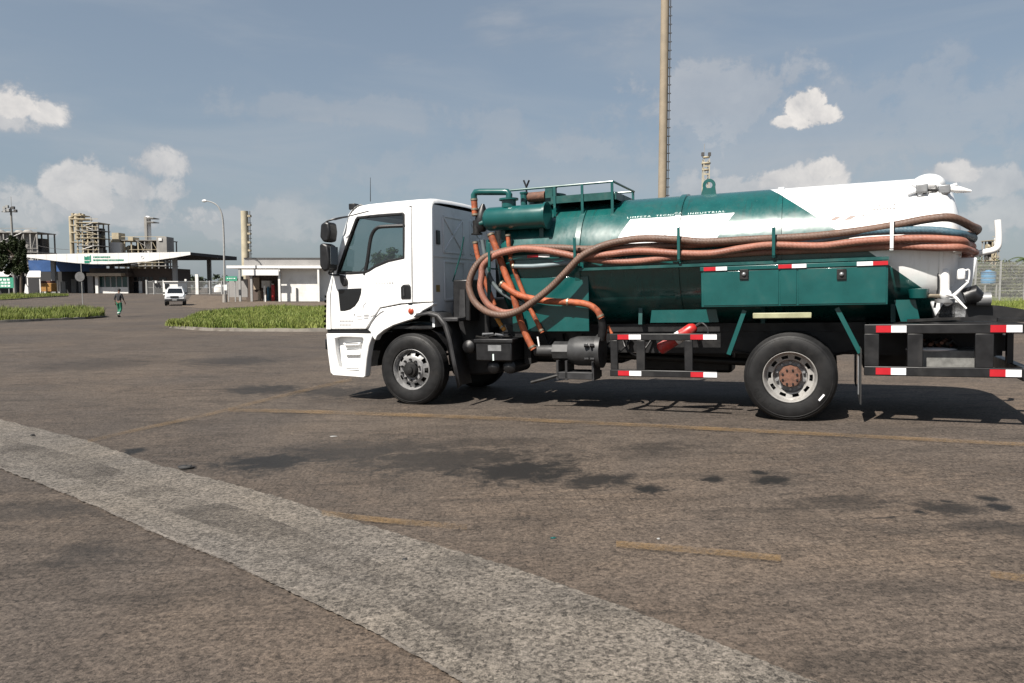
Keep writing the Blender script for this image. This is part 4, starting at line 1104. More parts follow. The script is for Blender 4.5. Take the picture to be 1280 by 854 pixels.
# rear deck and tail
deck = part(MB().box(5.95, 7.42, .06, 2.3, 1.085, 1.125), 'rear_deck', black, bevel=.01)
part(MB().bar(T(1134, 401, .1), T(1200, 398, .1), .05, .03), 'deck_rail', dark_steel, deck)
part(MB().box(7.40, 7.50, .0, 2.36, .52, .66), 'rear_bumper', bar_m, bevel=.01)
for v in (.55, 1.7): part(MB().box(7.36, 7.42, v, v + .1, .66, 1.1), 'bumper_stay', bar_m)
part(MB().prism([(6.62, 1.13), (7.95, 1.13), (7.95, 1.17), (7.3, 1.30), (6.75, 1.36)], .55, .60), 'ramp_plate', black, deck)
part(MB().bar((7.2, .2, 1.16), (7.85, .2, 1.15), .06, .04), 'tail_bar', black, deck)
fb = part(MB().box(ux(1137, 440, .22), ux(1239, 440, .22), .22, .72, T(1137, 464, .22).z, T(1137, 438, .22).z), 'steel_side_box', mat('dull grey box', (.20, .20, .19), .7, var=.3, scale=9, dirt=.6, dirt_col=(.09, .08, .07)), bevel=.012)
for k in range(7):
    a = T(1142 + k * 7, 428 + (k * 5) % 4, .25); part(MB().tube([a, a + V3(.05, .1, .03), a + V3(.12, .2, -.04)], .02, 8), 'chain_link', rust if k % 2 else dark_steel, fb)
part(MB().ball(T(1164, 437, .3), (.26, .10, .025)), 'rag', white_tape, fb)
for x in (1152, 1240): part(MB().bar(T(x - 8, 415, .3), T(x + 4, 445, .3), .04, .03, up=(0, 1, 0)), 'diagonal_brace', dark_steel)
# mud flaps
flap = mat('mud flap rubber', (.02, .02, .02), .7, var=.2)
for v in (.02, 1.72):
    part(MB().box(5.86, 5.875, v, v + .62, .22, .85), 'mud_flap', flap)
part(MB().tube([T(1073, 445, .02), T(1073, 493, .02)], .008, 6), 'flap_rod', galv)

# --- discharge gear under the tank end
sump = part(MB().prism([(p.x, p.z) for p in (T(1148, 322, .55), T(1222, 322, .55), T(1214, 362, .55), T(1208, 398, .55), T(1170, 398, .55), T(1160, 370, .55))], .55, 1.8), 'discharge_sump', white_shaded, bevel=.015)
a, c = T(1165, 317, .4), T(1202, 316, .4); part(MB().box(a.x, c.x, .4, .8, a.z - .012, a.z + .012), 'sump_flange', white, sump)
a, c = T(1145, 322, .4), T(1178, 321, .4); part(MB().box(a.x, c.x, .4, .8, a.z - .010, a.z + .010), 'sump_flange', white, sump)
pv = part(MB().tube(smooth_path([T(1181, 342, .38), T(1181, 352, .38), T(1181, 364, .38), T(1181, 372, .36), T(1186, 378, .3)], 5), .05, 18), 'outlet_pipe', white)
part(MB().ball(T(1181, 341, .38), .05), 'pipe_cap', white, pv)
part(MB().ball(T(1182, 368, .3), (.06, .06, .06), 18, 10), 'ball_valve', white, pv)
part(MB().lathe([(-.02, .0), (-.02, .1), (.02, .1), (.02, 0)], T(1181, 376, .32), (0, 0, 1), 20), 'pipe_flange', galv, pv)
hc_ = T(1192, 370, .22)
for x, y in ((1211, 352), (1208, 386), (1182, 368)):
    part(MB().tube([hc_, T(x, y, .2)], [.02, .010], 10), 'valve_spoke', white, pv)
part(MB().lathe([(-.05, .0), (-.05, .09), (.05, .11), (.06, .0)], T(1148, 367, .3), (0, 0, 1), 24), 'green_cap', green)
part(MB().tube([T(1155, 370, .3), T(1176, 370, .32)], .022, 10), 'brass_nipple', brass)
part(MB().tube([T(1173, 322, .38), T(1173, 360, .36), T(1168, 385, .36)], .012, 8), 'black_cable', plastic)
u0, u1, w0, w1 = rect(1197, 336, 1207, 350, .3)
part(MB().box(u0, u1, .3, .42, w0, w1), 'white_canister', white, bevel=.02)
part(MB().tube(smooth_path([T(1207, 338, .34), T(1211.5, 338, .34), T(1211, 350, .34), T(1207, 351, .34)], 4), .009, 8), 'canister_handle', white)
part(MB().tube([T(1205, 372, .5), T(1217, 368, .5), T(1229, 376, .5)], [.1, .11, .06], 14), 'coupling', plastic)
part(MB().lathe([(-.07, .07), (.07, .075), (.07, .05)], T(1229, 374, .5), (1, 0, 0), 18), 'coupling_ring', galv)
part(MB().tube([T(1214, 372, .5), T(1211, 360, .5)], .02, 8), 'coupling_lever', plastic)
vp = [T(1218, 318, .9), T(1232, 315, .9), T(1241, 313, .9), T(1246, 310, .9), T(1248, 304, .9), T(1248, 290, .9), T(1247, 275, .9)]
part(MB().tube(smooth_path(vp, 4), .036, 14), 'vent_pipe', white)

# --- hose hooks
for x, y0, y1, m in ((718, 297, 332, green), (848, 284, 325, green), (967, 284, 320, green), (1115, 268, 311, white), (611, 303, 335, green)):
    v = .085
    a, c = T(x, y0, v), T(x, y1, v)
    hk = MB().box(a.x - .019, a.x + .019, v - .01, v + .01, c.z, a.z).box(a.x - .019, a.x + .019, v, .35, c.z - .02, c.z)
    part(hk, 'hose_hook', m, bevel=.006)

# ------------------------------------------------------------------ hoses lying on the hooks, each a thing of its own
def hose(px, r, m, label, wrap=None, lead=None):
    P = [T(*q) for q in px]
    if lead: P = [Vector(q) for q in lead] + P
    if wrap: P += [Vector(q) for q in wrap]
    o = MB().tube(smooth_path(P, 7), r, 14).build('suction_hose', m, None, smooth=50)
    o.matrix_world = TM
    return tag(o, label, 'hose', 'hoses hung along the tank')
def wrap(w, k=0.0, d=0.0): return [(6.98 + k, .52, w), (7.10 + k, .95, w - .01), (7.10 + k, 1.5, w - .03), (6.95 + k, 1.95, w - .04), (6.6, 2.13 + d, w - .05), (5.8, 2.16 + d, w - .06), (4.9, 2.16 + d, w - .05)]
V = .20
# brown: rear loop, upper strand along the tank, down through the front loop and back
hose([(1190, 272.5, .22), (1160, 274, .19), (1120, 281.5, .18), (1080, 288, .18), (1040, 293, .18), (1000, 296.5, .18), (940, 299.5, .17), (880, 302.5, .165), (845, 299.5, .16), (800, 298.5, .16), (765, 304, .14), (742, 312, .10), (724, 323, .08),
      (705, 343, .07), (688, 360, .07), (668, 376, .07), (648, 389, .07), (628, 394, .08), (608, 389.5, .10), (593, 377, .12), (586.5, 359, .15), (590, 342, .18), (599, 328, .22), (612, 319, .24), (640, 312, .25), (668, 309.5, .25), (700, 310, .24), (735, 311.5, .23), (790, 309, .22), (850, 306.5, .24), (900, 304, .245), (945, 301.5, .25)],
     .047, hose_brown, 'brown rubber hose, topmost on the white tank end, with the outermost front loop', lead=list(reversed(wrap(2.19, .02))))
hose([(602, 345, .12), (600.5, 360, .10), (606, 375, .10), (616, 385, .11), (632, 391, .15), (650, 388, .18)][::-1] + [(603, 334, .14), (610, 325.5, .15), (622, 318, .15), (640, 313, .15), (655, 311, .15), (680, 313, .15), (705, 317.5, .14), (725, 321, .14), (760, 318, .15), (800, 314, .16),
      (850, 317, .155), (890, 317, .155), (925, 311, .16), (960, 306.5, .16), (1000, 307.5, .16), (1030, 307.5, .16), (1070, 302.5, .16), (1115, 299.5, .16), (1165, 298.5, .17), (1200, 301, .22)],
     .044, hose_pink, 'salmon pink hose with the inner front loop, running under the blue hose', wrap=wrap(1.995, -.03))
hose([(728, 322, .22), (748, 325.5, .2), (775, 327.5, .19), (800, 326.5, .19), (830, 323, .19), (880, 320, .24), (960, 315, .25), (1060, 311, .25), (1120, 308, .22), (1170, 309.5, .18), (1200, 309.5, .21)],
     .042, hose_pink, 'lowest salmon pink hose at the tank end, sagging between the front hooks', wrap=wrap(1.925, .0, -.03))
hose([(985, 303, .23), (1010, 300.5, .21), (1040, 296.5, .2), (1075, 291, .19), (1115, 288.5, .18), (1165, 288, .18), (1195, 292, .22)],
     .045, hose_blue, 'blue grey hose between the brown and the salmon hoses at the tank end', wrap=wrap(2.09, -.02, .0))
# fire extinguisher slung behind the front guard
a, c = T(822, 438, .09), T(869, 408, .09)
ax = (c - a).normalized(); Lx = (c - a).length
fe = empty('fire_extinguisher'); fe.matrix_world = TM
tag(fe, 'red and white fire extinguisher tilted behind the front side guard', 'extinguisher')
MB().lathe([(0, 0), (.005, .06), (.03, .075), (Lx * .45, .075)], a + V3(0, .09, 0), ax, 24).build('cylinder', red_paint, fe)
MB().lathe([(Lx * .45, .076), (Lx * .60, .076)], a + V3(0, .09, 0), ax, 24).build('label_band', white_tape, fe)
MB().lathe([(Lx * .60, .075), (Lx * .88, .075), (Lx * .96, .05), (Lx * .99, .025), (Lx, 0)], a + V3(0, .09, 0), ax, 24).build('cylinder', red_paint, fe)
vp0 = c + V3(0, .09, 0)
MB().tube([vp0 - ax * .02, vp0 + ax * .06], .022, 10).build('valve', dark_steel, fe)
MB().tube(smooth_path([vp0 + ax * .05, vp0 + V3(.09, -.03, .03), vp0 + V3(.15, -.04, -.05), vp0 + V3(.12, -.03, -.16)], 5), .012, 8).build('discharge_hose', grey_plastic, fe)


# ------------------------------------------------------------------ background buildings
wall_white = mat('white wall', (.72, .71, .68), .75, var=.06, scale=1, dirt=.3, dirt_col=(.42, .38, .33), dscale=.8)
wall_grey = mat('grey roof band', (.34, .33, .32), .8, var=.1, scale=1)
fascia_m = mat('white fascia sheet', (.74, .73, .71), .5, var=.05, scale=.5, dirt=.25, dirt_col=(.5, .46, .42), dscale=.4)
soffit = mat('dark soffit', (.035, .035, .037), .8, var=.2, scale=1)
brown_wall = mat('brown wall', (.12, .09, .075), .8, var=.2, scale=1)
beige = mat('beige fascia', (.50, .40, .29), .7, var=.1, scale=1)
blue_sheet = mat('blue sheet', (.035, .105, .29), .55, var=.15, scale=.6, dirt=.3, dirt_col=(.08, .12, .2), dscale=.6)
teal_glass = mat('green tinted glass', (.02, .075, .068), .12, var=.3, scale=.8)
dark_win = mat('dark window', (.02, .022, .025), .15, var=.3)
green_sign = mat('green sign sheet', (.06, .36, .23), .5, var=.12, scale=2)
sign_text = mat('pale sign lettering', (.70, .80, .74), .5)
sign_green = mat('green sign lettering', (.02, .27, .17), .5)
post_grey = mat('grey post', (.38, .38, .37), .6, var=.1)
dark_post = mat('dark post', (.10, .10, .10), .6, var=.1)
cream_dull = mat('dull beige concrete', (.33, .275, .20), .75, var=.14, scale=.3, dirt=.35, dirt_col=(.22, .17, .12), dscale=.3)
cream = mat('cream steel', (.56, .50, .36), .65, var=.14, scale=.3, dirt=.35, dirt_col=(.30, .24, .17), dscale=.3)
plant_grey = mat('process plant grey', (.33, .32, .30), .7, var=.25, scale=.2, dirt=.4, dirt_col=(.16, .14, .12), dscale=.2)
plant_dark = mat('process plant dark', (.085, .082, .08), .7, var=.3, scale=.3)
plant_cream = mat('process plant cream', (.50, .43, .30), .7, var=.2, scale=.3, dirt=.4, dirt_col=(.24, .2, .15), dscale=.25)
orange_brown = mat('ochre', (.36, .18, .04), .7, var=.25, scale=2)

def bbox_px(mb, x0, y0, x1, y1, Y0, Y1):
    """box whose near face fills the pixel rectangle at distance Y0"""
    a, c = at(x0, y1, Y0), at(x1, y0, Y0)
    return mb.box(a.x, c.x, Y0, Y1, min(a.z, c.z), max(a.z, c.z))
def B(name, m, parent, x0, y0, x1, y1, Y0, Y1, bevel=0):
    return bbox_px(MB(), x0, y0, x1, y1, Y0, Y1).build(name, m, parent, bevel=bevel)
def gz(x, Y): return terrain(X_at(x, Y), Y)

# --- gate canopy
YC = 130.0
can = empty('gate_canopy'); tag(can, 'wide white gate canopy with bulging fascia and small green lettering', 'canopy')
TOP = [(32, 318.2), (238, 315.0)]
BOT = [(32, 321.5), (55, 324.5), (75, 327), (95, 329), (115, 330.2), (135, 330.2), (150, 329.6), (170, 328), (190, 326), (215, 322.6), (238, 318.6)]
def ip(L, x):
    for (x0, y0), (x1, y1) in zip(L, L[1:]):
        if x <= x1: return y0 + (y1 - y0) * (x - x0) / (x1 - x0)
    return L[-1][1]
n = 16
for k in range(n):
    xa, xb = 32 + 206 * k / n + .12, 32 + 206 * (k + 1) / n - .12
    q = [at(xa, ip(BOT, xa), YC), at((xa + xb) / 2, ip(BOT, (xa + xb) / 2), YC), at(xb, ip(BOT, xb), YC), at(xb, ip(TOP, xb), YC), at(xa, ip(TOP, xa), YC)]
    MB().prism([(p.x, p.z) for p in q], YC, YC + .12).build('fascia_panel', fascia_m, can)
x0, x1 = X_at(32, YC), X_at(238, YC)
zt = Z_at(317, YC); zr = at(238, 316, YC).z
# roof body: thins towards its back edge
xb0, zb1, zb0 = X_at(297, 150), at(297, 321, 150).z, at(297, 325.5, 150).z
rb = MB().add([(x0, YC + .15, Z_at(321, YC)), (x1, YC + .15, Z_at(318.6, YC)), (xb0, 150, zb0), (x0, 150, zb0), (x0, YC + .15, Z_at(318.2, YC)), (x1, YC + .15, Z_at(315.4, YC)), (xb0, 150, zb1), (x0, 150, zb1)],
              [(0, 1, 2, 3), (7, 6, 5, 4), (0, 4, 5, 1), (1, 5, 6, 2), (2, 6, 7, 3), (3, 7, 4, 0)])
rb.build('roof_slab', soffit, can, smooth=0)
ribs = [at(x, ip(BOT, x) - .4, YC + .2) for x, _ in BOT]
for xx, Y in ((66, 134), (218, 133), (261, 149), (140, 149), (40, 148)):
    a = at(xx, 340, Y); MB().box(a.x - .38, a.x + .38, Y, Y + .5, terrain(a.x, Y) - .1, zb0 + .2).build('column', post_grey, can, bevel=.03)
# emblem and lettering of the fascia, too small to read
def strokes(parent, x0, x1, y, h, Y, m, n, name='sign_stroke', seed=0):
    r = random.Random(seed)
    for k in range(n):
        xa = x0 + (x1 - x0) * k / n; xb = xa + (x1 - x0) / n * r.uniform(.55, .8)
        B(name, m, parent, xa, y - h / 2 * r.uniform(.8, 1), xb, y + h / 2, Y - .03, Y - .005)
for xa, xb, ya, yb in ((105.3, 106.3, 320.4, 325), (106.8, 108, 321.2, 325), (108.4, 109.4, 320.4, 325), (110, 111.6, 320.4, 325), (112.4, 113.4, 319.2, 327.5), (105.5, 111.8, 326, 329)):
    B('emblem_stroke', sign_green, can, xa, ya, xb, yb, YC - .04, YC - .005)
strokes(can, 116.5, 138, 321.4, 2.1, YC, sign_green, 12, seed=1); strokes(can, 116.5, 155, 325.2, 2.1, YC, sign_green, 22, seed=2)
MB().lathe([(0, .2), (0, .28), (.03, .28), (.03, .2)], at(178, 321.6, YC) + Vector((0, -.05, 0)), (0, 1, 0), 20, closed=True).build('round_badge', faint, can)

# --- blue canopy and rooms under it
bc = empty('blue_canopy'); tag(bc, 'blue sheet canopy on posts below the white gate canopy', 'canopy')
B('blue_fascia', blue_sheet, bc, 36, 325.5, 131, 339.5, 138, 138.4)
B('blue_fascia_side', blue_sheet, bc, 36, 327, 39, 339, 138.4, 146)
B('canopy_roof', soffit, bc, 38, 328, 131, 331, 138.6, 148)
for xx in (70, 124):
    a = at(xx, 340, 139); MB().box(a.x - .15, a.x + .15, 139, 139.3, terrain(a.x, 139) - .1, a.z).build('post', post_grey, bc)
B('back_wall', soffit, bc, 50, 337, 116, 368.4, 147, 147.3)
for xx, ya, m in ((79, 352, post_grey), (92, 349, plant_grey), (101, 352, post_grey), (74, 353, wall_white)):
    B('partition', m, bc, xx - 2.5, ya, xx + 2.5, 368, 144, 144.4)

kiosk = empty('gate_kiosk'); tag(kiosk, 'gate kiosk with green glass strip above a low white wall', 'kiosk')
B('low_wall', wall_white, kiosk, 123, 359, 160, 368.3, 133, 133.3)
for k in range(5): B('window_pane', teal_glass, kiosk, 124.6 + k * 7.1, 346, 131.3 + k * 7.1, 358.8, 133.12, 133.2)
for k in range(6): B('mullion', post_grey, kiosk, 123.4 + k * 7.15, 345, 124.4 + k * 7.15, 359, 133.05, 133.25)
B('roof_fascia', beige, kiosk, 108, 341.5, 151, 345.2, 131.5, 140)
B('upper_wall', brown_wall, kiosk, 112, 335.5, 160, 341.4, 133.6, 140)
B('wall_lining', brown_wall, kiosk, 151.2, 341, 160.6, 346, 133, 140)
B('side_wall', wall_grey, kiosk, 110, 345.3, 116, 368.3, 134, 139)
B('corner_post', wall_white, kiosk, 119.5, 345.3, 122, 368.3, 132.4, 132.8)
B('back_wall', brown_wall, kiosk, 116, 345, 160, 368.3, 139.5, 140)

gh_ = empty('brown_gatehouse'); tag(gh_, 'dark brown gatehouse with a row of small windows under the canopy', 'building')
B('wall', brown_wall, gh_, 161, 335.5, 214, 368.3, 135, 143)
for k in range(5): B('window', dark_win, gh_, 167.5 + k * 5.0, 346.5, 170.8 + k * 5.0, 351.3, 134.9, 134.99)
B('window', dark_win, gh_, 199, 347, 208, 353, 134.9, 134.99)
B('door', wall_white, gh_, 173.8, 351.5, 177.2, 367.5, 134.85, 134.99)
B('door', dark_win, gh_, 167.5, 352.5, 172.8, 367.5, 134.88, 134.99)

# --- stall, ochre cart, signs at far left
st = empty('white_awning_stall'); tag(st, 'small stall with white awning beside the ragged tree', 'stall')
a = [at(33, 346.5, 126), at(50.5, 346.5, 126), at(50.5, 338.7, 127.5), at(36, 338.7, 127.5)]
MB().add([*a, *[p + Vector((0, .15, -.1)) for p in a]], [(0, 1, 2, 3), (7, 6, 5, 4), (0, 4, 5, 1), (1, 5, 6, 2), (2, 6, 7, 3), (3, 7, 4, 0)]).build('awning', wall_white, st)
for xx in (34, 49.5):
    p = at(xx, 346, 126.2); MB().box(p.x - .08, p.x + .08, 126.2, 126.35, terrain(p.x, 126) - .1, p.z).build('post', wall_white, st)
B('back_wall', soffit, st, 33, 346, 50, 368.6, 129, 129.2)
p0 = at(30, 368, 125.5)
MB().prism([(p0.x, p0.z - .1), (p0.x + .8, p0.z - .1), (p0.x + .7, p0.z + 1.2), (p0.x + .3, p0.z + 1.75)], 125.5, 125.8).build('side_panel', wall_white, st)
yc = empty('ochre_cart'); tag(yc, 'ochre cart with rusty front beside the white awning stall', 'cart')
B('body', orange_brown, yc, 49.5, 354, 64, 364.8, 127, 128.6, bevel=.08)
B('lid', mat('dark red lid', (.08, .02, .012), .7), yc, 50, 351.2, 63, 353.9, 127.1, 128.5, bevel=.05)
B('white_can', wall_white, yc, 53, 364.6, 57, 367.2, 126.6, 126.95)
for xx in (51, 62):
    p = at(xx, 365.5, 127.6); MB().lathe([(-.06, 0), (-.06, .3), (.06, .3), (.06, 0)], (p.x, 127.3, terrain(p.x, 127) + .3), (0, 1, 0), 16).build('wheel', rubber, yc)
def board(name, x0, y0, x1, y1, Y, label, legs=True, rows=((.3, 7), (.7, 7)), m=green_sign, seed=0):
    s = empty(name); tag(s, label, 'sign')
    B('panel', m, s, x0, y0, x1, y1, Y, Y + .08)
    for fy, cnt in rows: strokes(s, x0 + (x1 - x0) * .12, x1 - (x1 - x0) * .1, y0 + (y1 - y0) * fy, (y1 - y0) * .2, Y, sign_text, cnt, 'lettering', seed)
    if legs:
        for xx in (x0 + (x1 - x0) * .2, x1 - (x1 - x0) * .2):
            p = at(xx, y1, Y); MB().box(p.x - .05, p.x + .05, Y + .09, Y + .19, terrain(p.x, Y) - .1, p.z + .3).build('post', post_grey, s)
    return s
board('roadside_sign', -14, 347, 16.5, 360, 112, 'green roadside sign with pale lettering under the ragged tree', rows=((.2, 5), (.5, 6), (.8, 6)))
board('roadside_sign', 282, 345.5, 296, 351.4, 84, 'small green sign beside the street lamp foot', rows=((.45, 4),), seed=4)
sh_ = empty('white_roof_shed'); tag(sh_, 'shed with pale sloping roof behind the green roadside sign', 'shed')
a = at(-20, 345.5, 128); c = at(10, 345.5, 128); d = at(-4, 337.5, 131)
MB().add([a, c, (c.x - .5, 131, d.z), (a.x, 131, d.z), (a.x, 128.1, a.z - .12), (c.x, 128.1, c.z - .12), (c.x - .5, 131.1, d.z - .12), (a.x, 131.1, d.z - .12)], [(0, 1, 2, 3), (7, 6, 5, 4), (0, 4, 5, 1), (1, 5, 6, 2), (2, 6, 7, 3), (3, 7, 4, 0)]).build('roof', wall_white, sh_)
B('wall', soffit, sh_, -20, 345, 22, 369, 130, 134)

# --- round sign seen from behind
rs = empty('round_traffic_sign'); tag(rs, 'round traffic sign seen from behind on a thin post near the walking person', 'sign')
YS = 62.0; p = at(102, 346, YS); zb = terrain(p.x, YS)
MB().cyl((p.x, YS, zb - .1), (p.x, YS, at(102, 329, YS).z), .032, 10).build('post', post_grey, rs)
MB().lathe([(0, 0), (0, .40), (.012, .40), (.012, 0)], (p.x - .12, YS - .06, p.z), (0, 1, 0), 24).build('disc', mat('shade darkened sign back', (.16, .16, .16), .7, metal=.2), rs)  # grey darkened to put the shade on the sign's back into its colour

# --- fence and gates behind the pickup
fn_ = empty('gate_fence'); tag(fn_, 'grey mesh gate fence with pale posts behind the white pickup', 'fence')
YF = 118.0
for xx, y0, w, m in ((183, 350, 1.4, post_grey), (192, 352, .9, post_grey), (204, 350, .9, post_grey), (232, 349, 1.6, wall_white), (246, 343, 3.0, wall_white), (262, 351, .9, post_grey), (277, 351, .9, post_grey), (291, 351, .9, post_grey), (303, 351, .9, post_grey)):
    B('post', m, fn_, xx - w / 2, y0, xx + w / 2, 369.5, YF, YF + .25)
for xa, xb in ((184, 203), (204.5, 231), (233, 244), (248, 262), (262.5, 277), (277.5, 291), (291.5, 303)):
    p0, p1 = at(xa, 352, YF), at(xb, 352, YF); z0 = terrain(p0.x, YF) + .05; m = MB()
    nn = int((p1.x - p0.x) / .17)
    for k in range(nn + 1):
        x = p0.x + (p1.x - p0.x) * k / nn; m.box(x - .022, x + .022, YF + .1, YF + .13, z0, p0.z)
    for z in (z0, (z0 + p0.z) / 2, p0.z): m.box(p0.x, p1.x, YF + .131, YF + .17, z, z + .06)
    tag(m.build('fence_bars', post_grey, fn_, smooth=0, fix=False), kind='stuff')
for xx, y0, m in ((190, 350.5, dark_post), (193.5, 351, wall_white)):
    B('intercom_post', m, fn_, xx, y0, xx + 2.2, y0 + 3, YF - .4, YF - .1)

# --- white guard house on the right of the gate
YG = 86.0
gd_ = empty('white_guard_house'); tag(gd_, 'low white guard house with grey roof band and flat white eave', 'building')
B('wall', wall_white, gd_, 352, 335.7, 397, 377.5, YG, YG + 6)
B('roof_band', wall_grey, gd_, 305, 323.2, 400, 332, YG - .3, YG + 8)
B('roof_cap', dark_post, gd_, 304.6, 322.2, 400.4, 323.2, YG - .4, YG + 8.1)
B('eave', fascia_m, gd_, 283, 332, 405, 335.4, YG - 1.1, YG + 8.2)
B('valance', fascia_m, gd_, 303, 337, 348, 344.3, YG - 1.25, YG - 1.12)
B('side_wing', wall_white, gd_, 400, 336, 412, 377, YG + 1, YG + 6)
for xx in (314, 299.5, 349, 398): B('column', post_grey if xx < 340 else wall_white, gd_, xx - .8, 335.6, xx + .8, 378 if xx > 340 else 377, YG - 1.0, YG - .8)
B('back_wall', brown_wall, gd_, 308, 336, 352, 376, YG + 5, YG + 5.3)
B('panel_wall', wall_grey, gd_, 285, 351, 297.5, 371.5, YG + 2, YG + 2.2); B('panel_wall', wall_grey, gd_, 298, 349, 309, 371.5, YG + 2, YG + 2.2)
B('window', dark_win, gd_, 300.5, 345.5, 304, 349.5, YG + 1.9, YG + 2)
B('notice_board', beige, gd_, 317, 347, 324, 362, YG + 4.8, YG + 4.95)
B('counter', wall_white, gd_, 327, 351, 337, 360, YG + 4, YG + 4.9)
B('drain_pipe', dark_post, gd_, 370, 360, 371.6, 377, YG - .12, YG - .04)
def drum(px, y0, y1, w, Y, m, label, cap=None):
    p = at(px, y1, Y); top = at(px, y0, Y).z; z = terrain(p.x, Y); r = w / 2 * Y / FPX
    t = empty('barrel', (p.x, Y, z)); tag(t, label, 'barrel', 'things stored under the guard house eave')
    h = top - z
    MB().lathe([(0, 0), (0, r), (h * .32, r), (h * .33, r * 1.05), (h * .35, r), (h * .66, r), (h * .67, r * 1.05), (h * .69, r), (h, r), (h, 0)], (0, 0, 0), (0, 0, 1), 18).build('body', m, t)
    MB().lathe([(h, 0), (h, r * .5), (h + .1, r * .45), (h + .1, 0)], (0, 0, 0), (0, 0, 1), 12).build('cap', cap or m, t)
drum(335.5, 359, 370, 3.4, YG + 1.5, mat('blue drum', (.03, .16, .26), .5), 'blue barrel under the guard house eave')
drum(341.5, 356, 370, 4.2, YG + 1, mat('red drum', (.42, .02, .02), .5), 'red barrel under the guard house eave, nearest the white wall', wall_white)
drum(331, 357, 371, 2.6, YG + .5, wall_white, 'slim white barrel left of the blue barrel', beige)
drum(324.5, 364, 370, 4.2, YG + 2, beige, 'low cream barrel under the guard house eave')
bo = MB()
p = at(332, 374, YG - 2); bl = empty('bollard', (p.x, YG - 2, terrain(p.x, YG - 2))); tag(bl, 'short cream bollard standing before the stored barrels', 'bollard')
MB().cyl((0, 0, -.1), (0, 0, .75), .09, 12).build('shaft', wall_white, bl); MB().ball((0, 0, .75), (.09, .09, .06)).build('cap', beige, bl)
wb = empty('white_booth'); tag(wb, 'small white booth just behind the white pickup', 'booth')
B('wall', wall_white, wb, 204, 352.5, 222, 370, 112, 115); B('roof', fascia_m, wb, 203.4, 351.5, 222.6, 352.6, 111.8, 115.2); B('opening', dark_win, wb, 206, 355, 211, 361, 111.9, 111.99)
tk = empty('white_storage_dome'); tag(tk, 'white storage dome beyond the gate fence', 'tank')
p = at(275, 350, 170); r = 9.5 * 170 / FPX / 2 * 1.6
MB().lathe([(0, r), (r * .7, r), (r * 1.0, r * .8), (r * 1.2, r * .45), (r * 1.27, 0)], (p.x, 170, terrain(p.x, 170)), (0, 0, 1), 28).build('shell', wall_white, tk)
MB().lathe([(r * 1.25, .25), (r * 1.25 + .35, .25), (r * 1.25 + .36, 0)], (p.x, 170, terrain(p.x, 170)), (0, 0, 1), 12).build('vent', post_grey, tk)

# --- street lamp
sl_ = empty('street_lamp'); tag(sl_, 'tall curved arm street lamp beside the guard house eave', 'street lamp')
YL = 82.0; p = at(281, 374, YL); z0 = terrain(p.x, YL)
path = [Vector((p.x, YL, z0 - .1)), at(280.5, 345, YL), at(279.8, 300, YL), at(278.5, 275, YL), at(276, 264, YL), at(271, 256.5, YL), at(264, 252.6, YL), at(257, 251.2, YL)]
sp_ = smooth_path(path, 6)
MB().tube(sp_, [.115 - .06 * i / len(sp_) for i in range(len(sp_))], 10).build('pole', post_grey, sl_)
a = at(258, 251.2, YL); MB().lathe([(-.05, .0), (0, .10), (.2, .16), (.42, .12), (.5, 0)], a, (-1, 0, -.06), 14).build('lamp_head', fascia_m, sl_)
MB().cyl((p.x, YL, z0 - .1), (p.x, YL, z0 + .9), .26, 10, .22).build('base', concrete, sl_)
B('meter_box', wall_white, sl_, 280.2, 356, 283.6, 363, YL - .3, YL - .12)

# --- chimneys and masts
def stack(name, px, ytop, wpx, Y, label, ladder=1, plat=(), taper=.9, m=None):
    t = empty(name); tag(t, label, 'chimney')
    p = at(px, ytop, Y); r = wpx / 2 * Y / FPX; z0 = terrain(p.x, Y) - .2
    MB().lathe([(z0, r), (p.z, r * taper), (p.z, r * taper * .82), (p.z - 2, r * taper * .8)], (p.x, Y, 0), (0, 0, 1), 28).build('shaft', m or cream, t)
    lx = p.x + ladder * (r + .32)
    ld = MB().box(lx - .05, lx + .05, Y - .35, Y - .27, z0, p.z).box(lx - .05, lx + .05, Y + .27, Y + .35, z0, p.z)
    ld.build('ladder', plant_dark, t, smooth=0)
    z = z0 + 2
    while z < p.z:
        MB().lathe([(0, .42), (.14, .42)], (lx, Y, z), (0, 0, 1), 10).build('ladder_hoop', plant_dark, t); z += 2.1
    for y in plat:
        q = at(px, y, Y).z; mb_ = MB().box(p.x + ladder * r * .3 - 1.2 * r, p.x + ladder * r * .3 + 1.25 * r, Y - 1.2 * r, Y + 1.2 * r, q, q + .15)
        mb_.build('platform', plant_dark, t)
    return t
def ladder_bumps(): pass
stack('chimney', 305.5, 264, 10, 205, 'short cream chimney behind the low guard house', 1, ())
for o in [c for c in bpy.data.objects if c.name == 'chimney']:
    for y in (270, 281, 292, 303, 313):
        q = at(311.5, y, 205); MB().box(q.x - .35, q.x + .45, 204.4, 205.6, q.z - .3, q.z + .2).build('landing', plant_cream, o)
stack('chimney', 832, -40, 10.5, 190, 'tall slender cream chimney rising behind the tanker', 1, (), .96, cream_dull)
am_ = empty('antenna_mast'); tag(am_, 'lattice antenna mast with round platform behind the tank', 'mast')
YM = 190.0; p = at(882.5, 205, YM); z0 = terrain(p.x, YM); hw = .7
lt = MB()
for sx in (-1, 1):
    for sy in (-1, 1): MB().box(p.x + sx * hw - .09, p.x + sx * hw + .09, YM + sy * hw - .09, YM + sy * hw + .09, z0, p.z + 1).build('leg', cream, am_)
z = z0
while z < p.z:
    lt.box(p.x - hw, p.x + hw, YM - hw - .1, YM - hw - .04, z, z + .35); lt.bar((p.x - hw, YM - hw, z), (p.x + hw, YM - hw, z + 2), .1, .1); lt.bar((p.x + hw, YM + hw, z), (p.x - hw, YM + hw, z + 2), .1, .1); z += 2
